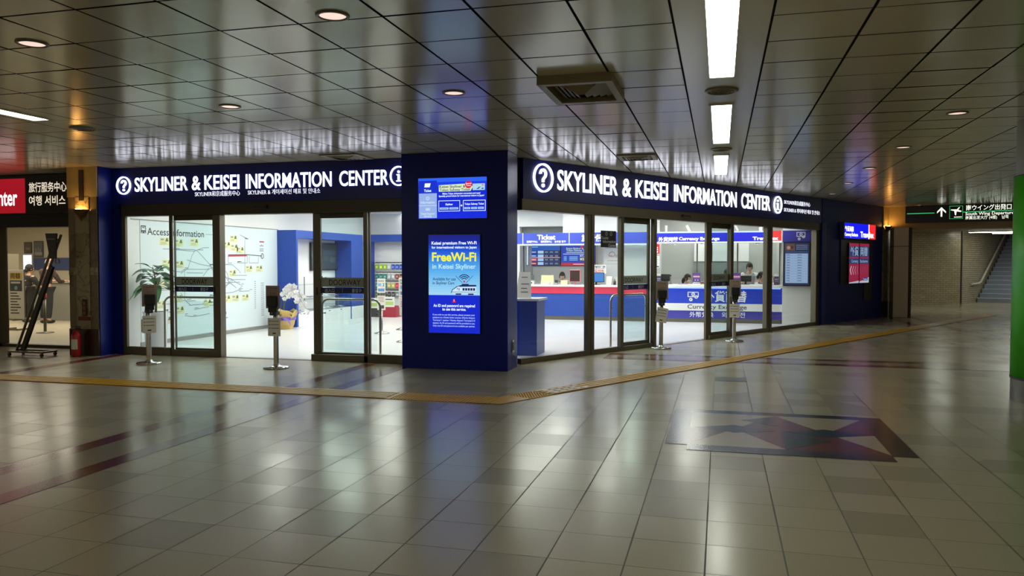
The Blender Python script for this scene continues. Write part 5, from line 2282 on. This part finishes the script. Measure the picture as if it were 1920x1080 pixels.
b.box(-.015, .08, -.012, .012, .47, .485, BLACK, .003)
b.build('handle', t)
b = B()
b.tube([(-.02, 0, .44), (-.07, -.02, .43), (-.088, -.02, .33), (-.085, -.02, .18)], .010, BLACK, 8)
b.build('hose', t)

# travel shop front and sign
b = B()
b.box(-24, -10.17, 11.12, 11.4, 2.12, CZ, mat('shop_black_header', (20, 19, 17), .5))
b.box(-12.55, -12.42, 11.15, 11.3, 0, 2.12, FRAMED)
b.box(-10.30, -10.17, 11.15, 11.3, 0, 2.12, FRAMED)
b.box(-24, -10.17, 11.15, 11.3, 0, .05, FRAMED)
struct(b, 'trim_9')
r = sroot('window_7')
b = B()
b.box(-16, -12.55, 11.21, 11.218, .05, 2.12, GLASS)
b.box(-12.42, -10.30, 11.21, 11.218, .05, 2.12, GLASS)
b.build('glass', r)
t = thing('shop_sign', 'red and black backlit sign of the travel shop at the left edge', 'sign', (0, 11.0, 0), 0)
b = B()
b.box(-16, -10.2, 0, .11, 2.34, 3.0, mat('shop_black_header', (20, 19, 17), .5))
b.build('case', t)
b = B()
b.rect(-15.9, -11.68, 2.36, 2.96, E(176, 10, 34, .8), -.002)
b.build('red_panel', t)['label'] = 'glowing red panel'
b = B()
b.text('Center', -11.85, 2.50, .27, E(250, 238, 236, 1.5), y=-.004, al='r', off=.02, cond=.62)
b.build('lettering', t)
b = B()
b.text('旅行服务中心', -11.60, 2.73, .125, E(240, 225, 200, 1.0), w=.80, y=-.004, off=.012)
b.build('lettering', t)
b = B()
b.text('여행 서비스 센터', -11.60, 2.50, .125, E(240, 225, 200, 1.0), w=1.10, y=-.004, off=.012)
b.build('lettering', t)

BEIGEW = mat('beige_shop_wall', (206, 196, 172), .6, 0, .4, .02, 5)
b = B()
b.add([(-24, 11.3, .003), (-10.06, 11.3, .003), (-10.06, 20, .003), (-24, 20, .003)], [(0, 1, 2, 3)], mat('beige_shop_floor', (186, 176, 150), .35, 0, .5, .04, 4))
struct(b, 'floor_travel_shop')
b = B()
b.box(-24, -10.06, 19, 19.1, 0, 2.7, BEIGEW)
b.box(-24, -21.5, 11.4, 19, 0, 2.7, BEIGEW)
b.box(-10.12, -10.06, 11.3, 19, 0, 2.7, BEIGEW)
struct(b, 'wall_travel_shop')
b = B()
b.box(-24, -10.06, 11.4, 19.1, 2.7, 2.75, BEIGEW)
struct(b, 'ceiling_travel_shop')
area('travel_shop_light', (-16.0, 15.0, 2.66), 7.0, 4.0, 260, (1, .90, .74))


def framed(x, z, w, h, yy, lab, c, shapes=()):
    t = thing('framed_picture', lab, 'picture', (x, yy, z), 0)
    b = B()
    b.box(0, w, -.02, 0, 0, h, DARK, .003)
    b.build('frame', t)
    b = B()
    b.rect(.02, w - .02, .02, h - .02, P(*c), -.0205)
    for q in shapes:
        b.rect(q[0] * w, q[1] * w, q[2] * h, q[3] * h, P(*q[4]), -.021)
    b.build('image', t)


framed(-20.22, 1.78, .28, .33, 18.98, 'small dark picture left on the travel shop wall', (88, 78, 70), ((.2, .8, .3, .5, (130, 116, 100)),))
framed(-19.86, 1.66, .34, .48, 18.98, 'larger grey skyline picture on the travel shop wall', (92, 92, 92), ((.1, .9, .12, .3, (150, 150, 146)), (.2, .28, .3, .55, (150, 150, 146)), (.45, .5, .3, .62, (150, 150, 146)), (.65, .74, .3, .5, (150, 150, 146))))
t = thing('lit_notice', 'bright white lit notice panel on the travel shop wall', 'light panel', (-20.24, 18.96, 1.22), 0)
b = B()
b.box(0, .34, -.03, 0, 0, .52, WHITEG)
b.build('case', t)
b = B()
b.rect(.015, .325, .02, .50, E(235, 245, 255, 1.5), -.0305)
b.build('face', t)
t = thing('wall_board', 'dark blue band board behind the customers in the travel shop', 'board', (-19.86, 18.97, 1.28), 0)
b = B()
b.box(0, 1.7, -.015, 0, 0, .34, P(52, 74, 128))
b.build('board', t)
b = B()
b.box(0, 1.7, -.02, 0, .34, .36, STEELD)
b.build('edge', t)
t = thing('hanging_sign', 'small green sign high at the left in the travel shop', 'sign', (-16.9, 14.8, 1.86), 0)
b = B()
b.box(0, .28, -.01, 0, 0, .24, P(44, 74, 30))
b.build('plate', t)
b = B()
b.box(.13, .15, -.01, 0, .24, .84, STEELD)
b.build('rod', t)
t = thing('shop_partition', 'grey beige partition board at the left in the travel shop', 'partition', (-18.2, 16.2, .003), 0)
b = B()
b.box(0, .75, -.03, 0, .05, 1.72, P(150, 140, 118))
b.build('board', t)
for x in (.05, .66):
    b = B()
    b.box(x, x + .04, -.15, .12, 0, .05, STEELD)
    b.build('foot', t)
t = thing('travel_counter', 'long counter where the travel shop customers stand', 'counter', (-19.5, 16.35, .003), 0)
b = B()
b.box(0, 4.4, .05, .6, 0, .98, P(150, 148, 140))
b.build('front_panel', t)
b = B()
b.box(-.02, 4.42, 0, .65, .98, 1.02, P(214, 208, 190), .005)
b.build('worktop', t)
t = thing('leaflet_cabinet', 'black cabinet with a pale top at the right in the travel shop', 'cabinet', (-14.95, 16.3, .003), 0)
b = B()
b.box(0, 1.0, 0, .5, 0, .88, mat('black_cabinet', (26, 25, 24), .35), .005)
b.build('body', t)
b = B()
b.box(-.02, 1.02, -.02, .52, .88, .92, P(200, 196, 184), .004)
b.build('worktop', t)
for x in (.25, .5, .75):
    b = B()
    b.box(x, x + .014, -.012, 0, .2, .8, STEELD)
    b.build('handle', t)
t = thing('desk_ornament', 'small red and white figurine on the black cabinet top', 'ornament', (-14.72, 16.5, .924), 0)
b = B()
b.lathe([(0, 0), (.06, 0), (.07, .06), (.03, .12), (0, .13)], PAPER, n=14)
b.build('base', t)
b = B()
b.ball((0, 0, .15), .035, P(190, 60, 30), 10, 8)
b.build('top', t)

t = thing('poster_stand', 'white poster stand with a yellow heading inside the travel shop window', 'poster stand', (-15.36, 13.98, .003), 0)
b = B()
b.box(0, .44, -.012, .0, .24, 1.33, P(206, 202, 190), .003)
b.build('board', t)
b = B()
b.rect(.05, .39, 1.12, 1.27, P(214, 168, 30), -.013)
b.text('両替', .07, 1.15, .09, P(40, 34, 20), w=.28, y=-.014)
b.rect(.05, .39, .86, 1.10, P(40, 46, 44), -.013)
b.rect(.08, .34, 1.03, 1.07, P(190, 190, 180), -.014)
b.disc(.22, .93, .045, P(110, 150, 150), -.014)
for k in range(8):
    b.rect(.06, .30 + .08 * ((k * 7) % 3 - 1) * .6, .80 - k * .063, .825 - k * .063, P(50, 48, 44), -.013)
b.build('poster', t)
for x in (-.015, .44):
    b = B()
    b.tube([(x, 0, .04), (x, 0, 1.34)], .012, STEELD, 8)
    b.build('upright', t)
b = B()
b.box(-.02, .46, -.20, -.17, .0, .035, STEELD)
b.box(-.02, .02, -.17, .17, .0, .035, STEELD)
b.box(.42, .46, -.17, .17, .0, .035, STEELD)
b.build('base', t)
t = thing('belt_stanchion', 'steel belt post with a red head inside the travel shop window', 'stanchion', (-13.88, 13.50, .003), 0)
b = B()
b.lathe([(0, 0), (.17, 0), (.17, .012), (.03, .025), (.028, .04)], STEELD, n=24)
b.build('base', t)
b = B()
b.lathe([(.03, .02), (.03, .76), (0, .76)], STEELD, n=14)
b.build('pole', t)
b = B()
b.lathe([(.045, .74), (.045, .84), (0, .85)], P(170, 30, 60), n=14)
b.build('belt_head', t)

PLAID = bpy.data.materials.new('brown_plaid_shirt')
PLAID.use_nodes = True
nt, nd, ma = node_helper(PLAID)
tc = nd('ShaderNodeTexCoord')
ck = nd('ShaderNodeTexChecker')
ck.inputs['Scale'].default_value = 14
ck.inputs['Color1'].default_value = rgb(86, 50, 40)
ck.inputs['Color2'].default_value = rgb(46, 34, 34)
nt.links.new(tc.outputs['Object'], ck.inputs['Vector'])
nt.links.new(ck.outputs['Color'], nt.nodes['Principled BSDF'].inputs['Base Color'])
nt.nodes['Principled BSDF'].inputs['Roughness'].default_value = .8
person('balding customer in a brown plaid shirt, from behind in the travel shop', (-16.02, 15.62, .003), 176, 1.60, lean=.12, nod=.2, shirt=PLAID, bald=True, hair=mat('grey_hair', (176, 160, 146), .6),
       hands=((-.18, -.38, 1.03), (.18, -.38, 1.03)), leg_col=mat('dark_jeans', (34, 36, 44), .8))
person('dark haired customer in dark clothes left of the plaid shirt in the travel shop', (-16.72, 15.75, .003), 170, 1.44, lean=.12, shirt=mat('black_jacket', (24, 22, 24), .8), leg_col=mat('black_slacks', (22, 20, 20), .8),
       hands=((-.18, -.34, 1.0), (.18, -.34, 1.0)))

# leaning display easel in front of the travel shop
t = thing('display_easel', 'tilted steel display easel leaning to the right before the left marble pillar', 'easel', (-11.0, 10.16, 0), 0)
d = Vector((.85, 0, 1.90)).normalized()
b = B()
for yy in (-.045, .045):
    b.tube([(0.02, yy, .07), tuple(Vector((0.02, yy, .07)) + d * 2.05)], .02, STEELD, 8)
b.tube([(.02, -.045, .09), (.02, .045, .09)], .015, STEELD, 8)
b.tube([(.80, -.045, 1.86), (.80, .045, 1.86)], .015, STEELD, 8)
b.build('mast', t)
b = B()
n_ = Vector((-d.z, 0, d.x))
p0, p1 = Vector((.06, 0, .14)), Vector((.06, 0, .14)) + d * 1.45
q = [p0 - n_ * .03, p1 - n_ * .03, p1 - n_ * .10, p0 - n_ * .10]
vs = [tuple(v + Vector((0, yy, 0))) for yy in (-.025, .025) for v in q]
b.add(vs, [(0, 1, 2, 3), (7, 6, 5, 4), (0, 4, 5, 1), (1, 5, 6, 2), (2, 6, 7, 3), (3, 7, 4, 0)], mat('easel_dark_board', (40, 42, 44), .25))
b.build('tilted_board', t)
b = B()
p0, p1 = Vector((.70, 0, 1.50)), Vector((.70, 0, 1.98))
vs = [(.74, -.07, 1.56), (.86, -.07, 1.56), (.88, -.07, 1.96), (.66, -.07, 1.96), (.74, -.05, 1.56), (.86, -.05, 1.56), (.88, -.05, 1.96), (.66, -.05, 1.96)]
b.add(vs, [(0, 1, 2, 3), (7, 6, 5, 4), (0, 4, 5, 1), (1, 5, 6, 2), (2, 6, 7, 3), (3, 7, 4, 0)], mat('easel_top_board', (34, 34, 36), .3))
b.rect(.69, .85, 1.86, 1.88, STEELD, -.0715)
b.build('top_board', t)
b = B()
b.ring(.87, 1.52, .035, .045, STEELD, -.06, dep=.012, n=18)
b.build('clip_ring', t)
b = B()
for yy in (-.13, .13):
    b.box(-.05, .64, yy - .02, yy + .02, .055, .085, STEELD, .004)
b.box(-.05, -.01, -.11, .11, .058, .082, STEELD)
b.box(.60, .64, -.11, .11, .058, .082, STEELD)
b.build('base', t)
for x in (-.03, .61):
    for yy in (-.13, .13):
        b = B()
        b.tube([(x, yy - .012, .027), (x, yy + .012, .027)], .027, BLACK, 12)
        b.box(x - .01, x + .01, yy - .015, yy + .015, .03, .056, STEELD)
        b.build('caster', t)

# ================================================================== right end
b = B()
b.box(14.16, 15.48, -.10, .4, .43, 2.6, MARBLE)
b.box(14.155, 15.485, -.105, .4, 2.6, CZ, CREAM)
b.box(14.155, 15.485, -.105, .4, 0, .43, WOODD)
struct(b, 'wall_right_pillar', None, R0, RA)
sconce(RF(14.36, -.108, 2.48), RA, 'glowing half bowl wall lamp beside the dark blue end wall')

b = B()
b.box(15.5, 15.95, .0, .10, 0, 2.4, mat('dark_door_glass', (44, 48, 46), .08))
b.box(15.48, 15.55, -.02, .12, 0, 2.4, FRAMED)
b.box(15.55, 15.85, -.005, 0, .30, .62, mat('door_pale_panel', (130, 134, 126), .4))
struct(b, 'door_5', None, R0, RA)
COLM = mat('grey_metal_column', (196, 188, 164), .35, .2, .5, .02, 5)
b = B()
b.box(4.56, 4.93, 23.25, 23.75, 0, 2.45, COLM, .01)
b.box(4.55, 4.94, 23.24, 23.76, 1.93, 1.945, FRAMED)
b.box(4.93, 5.03, 23.35, 23.75, 0, 2.45, FRAMED)
struct(b, 'trim_10')

HB = (4.5, 23.7, 0)
HA = math.degrees(math.atan2(-.314, .949))
b = B()
b.box(-.35, 9.5, 0, .5, 2.40, CZ, CREAM)
struct(b, 'wall_beam', None, HB, HA)
b = B()
b.add([(3.9, 24.1, 2.62), (15, 21.0, 2.62), (16, 34, 2.62), (3.9, 34, 2.62)], [(3, 2, 1, 0)], mat('corridor_ceiling', (150, 144, 128), .6))
struct(b, 'ceiling_corridor')
t = thing('direction_sign', 'long black overhead sign with arrow and plane for the departure lobby', 'sign', HB, HA)
b = B()
b.box(.44, 3.9, -.14, -.004, 2.57, 3.02, mat('sign_black', (16, 18, 16), .3))
b.build('case', t)
SG, SW = E(60, 190, 110, .9), E(236, 240, 222, 1.3)
b = B()
y = -.1405
b.line([(.48, 2.825), (1.14, 2.825)], .022, SG, y)
b.line([(1.79, 2.825), (3.85, 2.845)], .022, SG, y)
for q in ((1.49, 1.80, 2.985, 2.995), (1.49, 1.80, 2.655, 2.665), (1.49, 1.50, 2.66, 2.99), (1.79, 1.80, 2.66, 2.99)):
    b.rect(*q, SG, y)
b.build('green_lines', t)
b = B()
b.poly([(1.285, 2.72), (1.325, 2.72), (1.325, 2.96), (1.285, 2.96)], SW, y)
b.poly([(1.305, 2.975), (1.41, 2.86), (1.41, 2.81), (1.305, 2.915)], SW, y - .0005)
b.poly([(1.305, 2.975), (1.305, 2.915), (1.20, 2.81), (1.20, 2.86)], SW, y - .0005)
b.build('arrow', t)
b = B()
b.poly([(1.515, 2.885), (1.62, 2.855), (1.755, 2.83), (1.77, 2.85), (1.765, 2.865), (1.64, 2.905), (1.53, 2.905)], SW, y - .001)
b.poly([(1.60, 2.87), (1.66, 2.88), (1.645, 2.75), (1.62, 2.75)], SW, y - .0015)
b.poly([(1.64, 2.88), (1.69, 2.88), (1.735, 2.96), (1.71, 2.96)], SW, y - .0015)
b.rect(1.60, 1.78, 2.69, 2.71, SW, y - .001)
b.build('plane_symbol', t)
b = B()
b.text('南ウイング出発口ビー', 1.87, 2.875, .105, SW, w=1.27, y=y - .001, off=.012)
b.build('lettering', t)
b = B()
b.text('South Wing Departure Lobby', 1.86, 2.74, .075, SW, w=1.40, y=y - .002, off=.012)
b.build('lettering', t)
b = B()
b.text('南翼出发大厅 (4楼)    남쪽', 1.86, 2.635, .07, SW, w=.96, y=y - .001, off=.008)
b.build('lettering', t)

TILEW = tile_material('beige_wall_tiles', (176, 164, 138), (160, 148, 122), (96, 88, 72), .23, .075, .25)
a0_, a1_ = Vector((4.4, 29.63, 0)), Vector((8.41, 31.44, 0))
b = B()
L_ = (a1_ - a0_).length
b.box(0, L_, 0, .2, 0, 2.62, TILEW)
struct(b, 'wall_far_tiles', None, tuple(a0_), math.degrees(math.atan2(a1_.y - a0_.y, a1_.x - a0_.x)))
b = B()
b.box(0, 11.0, 0, .2, 0, 7.0, TILEW)
struct(b, 'wall_stair_tiles', None, tuple(a1_), 60)
b = B()
b.box(-.03, .03, -.03, .06, 0, 2.62, STEELD)
struct(b, 'trim_11', None, tuple(a1_), 60)
b = B()
b.box(4.2, 4.4, 24.0, 29.8, 0, 2.62, TILEW)
b.box(15.8, 16, 24, 46, 0, 7, TILEW)
b.box(4, 16, 44, 44.2, 0, 9, TILEW)
struct(b, 'wall_corridor_side')

STP = mat('stair_blue_grey', (176, 184, 198), .45, 0, .4, .05, 10)
STR = mat('stair_riser_grey', (128, 136, 150), .5)
t = sroot('trim_12', (9.42, 33.10, 0), 60)
b = B()
for k in range(18):
    b.box(k * .30, k * .30 + .02, -3.6, 0, 0 if k == 0 else k * .165 - .02, (k + 1) * .165 - .02, STR)
    b.box(k * .30 - .01, k * .30 + .31, -3.6, 0, (k + 1) * .165 - .02, (k + 1) * .165, STP)
o = b.build('stair_flight', t)
o['label'] = 'blue grey stair flight'
t = thing('handrail', 'pale handrail climbing along the tiled wall of the far stairs', 'handrail', (a1_.x, a1_.y, 0), 60)
b = B()
b.tube([(1.05, -.09, .70), (1.95, -.09, .72), (2.2, -.09, .78), (7.6, -.09, 3.78)], .04, mat('pale_rail_paint', (214, 208, 192), .4), 10)
b.build('rail', t)
for s_ in (1.2, 2.6, 4.1, 5.6, 7.1):
    z = .70 if s_ < 2 else .78 + (s_ - 2.2) * .5556
    b = B()
    b.tube([(s_, -.09, z - .02), (s_, -.09, z - .08), (s_, 0, z - .08)], .012, STEELD, 6)
    b.build('bracket', t)
for (x, y_, L2, lab) in ((8.5, 31.0, 3.6, 'long thin ceiling light over the foot of the far stairs'), (9.6, 32.2, 3.2, 'second thin ceiling light over the far stairs')):
    t = thing('linear_light', lab, 'ceiling light', (x, y_, 2.615), HA)
    b = B()
    b.box(0, L2, -.05, .05, -.05, 0, WHITE)
    b.build('housing', t)
    b = B()
    b.box(.02, L2 - .02, -.04, .04, -.065, -.0505, E(235, 240, 225, 30.0))
    b.build('tube', t)

# green wrapped column at the right edge
gx, gy, gr = 3.63, 9.58, .55
t = thing('round_column', 'green wrapped round column with a metal foot at the right edge', 'column', (gx, gy, 0), 0)
b = B()
b.lathe([(gr - .02, .26), (gr - .02, CZ)], mat('column_grey', (140, 138, 124), .5), n=64)
b.build('shaft', t)
b = B()
b.lathe([(gr - .02, .25), (gr, .25), (gr, 2.43), (gr - .02, 2.43)], GREEN, n=64)
b.build('green_wrap', t)['label'] = 'green wrap'
b = B()
b.lathe([(gr + .003, .24), (gr + .004, .255), (gr + .003, .265)], BLACK, n=64)
b.lathe([(gr + .002, 2.425), (gr + .004, 2.435), (gr - .02, 2.44)], BLACK, n=64)
b.build('edge_line', t)
b = B()
b.lathe([(gr - .005, 0), (gr - .005, .24)], STEELD, n=64)
b.build('metal_foot', t)['label'] = 'brushed metal foot'


def on_column(b, a0, a1, z0, z1, m, k=.004, n=10):
    an = [R(a0 + (a1 - a0) * i / n) for i in range(n + 1)]
    vs = [((gr + k) * math.cos(a), (gr + k) * math.sin(a), z) for z in (z0, z1) for a in an]
    b.add(vs, [(i, i + 1, n + 2 + i, n + 1 + i) for i in range(n)], m, True)


av = math.degrees(math.atan2(-gy, -gx))           # direction from the column towards the hall's entrance side
b = B()
on_column(b, av - 44, av - 4, 1.10, 1.66, BLACK)
on_column(b, av - 42, av - 6, 1.13, 1.63, mat('column_screen', (34, 44, 52), .15), .006)
on_column(b, av - 38, av - 30, 1.50, 1.53, P(180, 190, 190), .008, 3)
b.build('dark_panel', t)['label'] = 'dark rounded panel'
b = B()
for k, (z, w_) in enumerate(((1.00, 22), (.955, 26), (.90, 30), (.83, 18), (.785, 20))):
    on_column(b, av - 42, av - 42 + w_, z, z + (.02 if k != 2 else .03), P(24, 60, 20), .005, 8)
b.build('printed_lines', t)
b = B()
an = [(av - 44, 1.86), (av - 36, 2.04), (av - 30, 2.04), (av - 30, 2.00), (av - 38, 1.80)]
b.add([((gr + .005) * math.cos(R(a)), (gr + .005) * math.sin(R(a)), z) for a, z in an], [(0, 1, 2, 3, 4)], P(190, 200, 186))
b.build('pale_arrow', t)
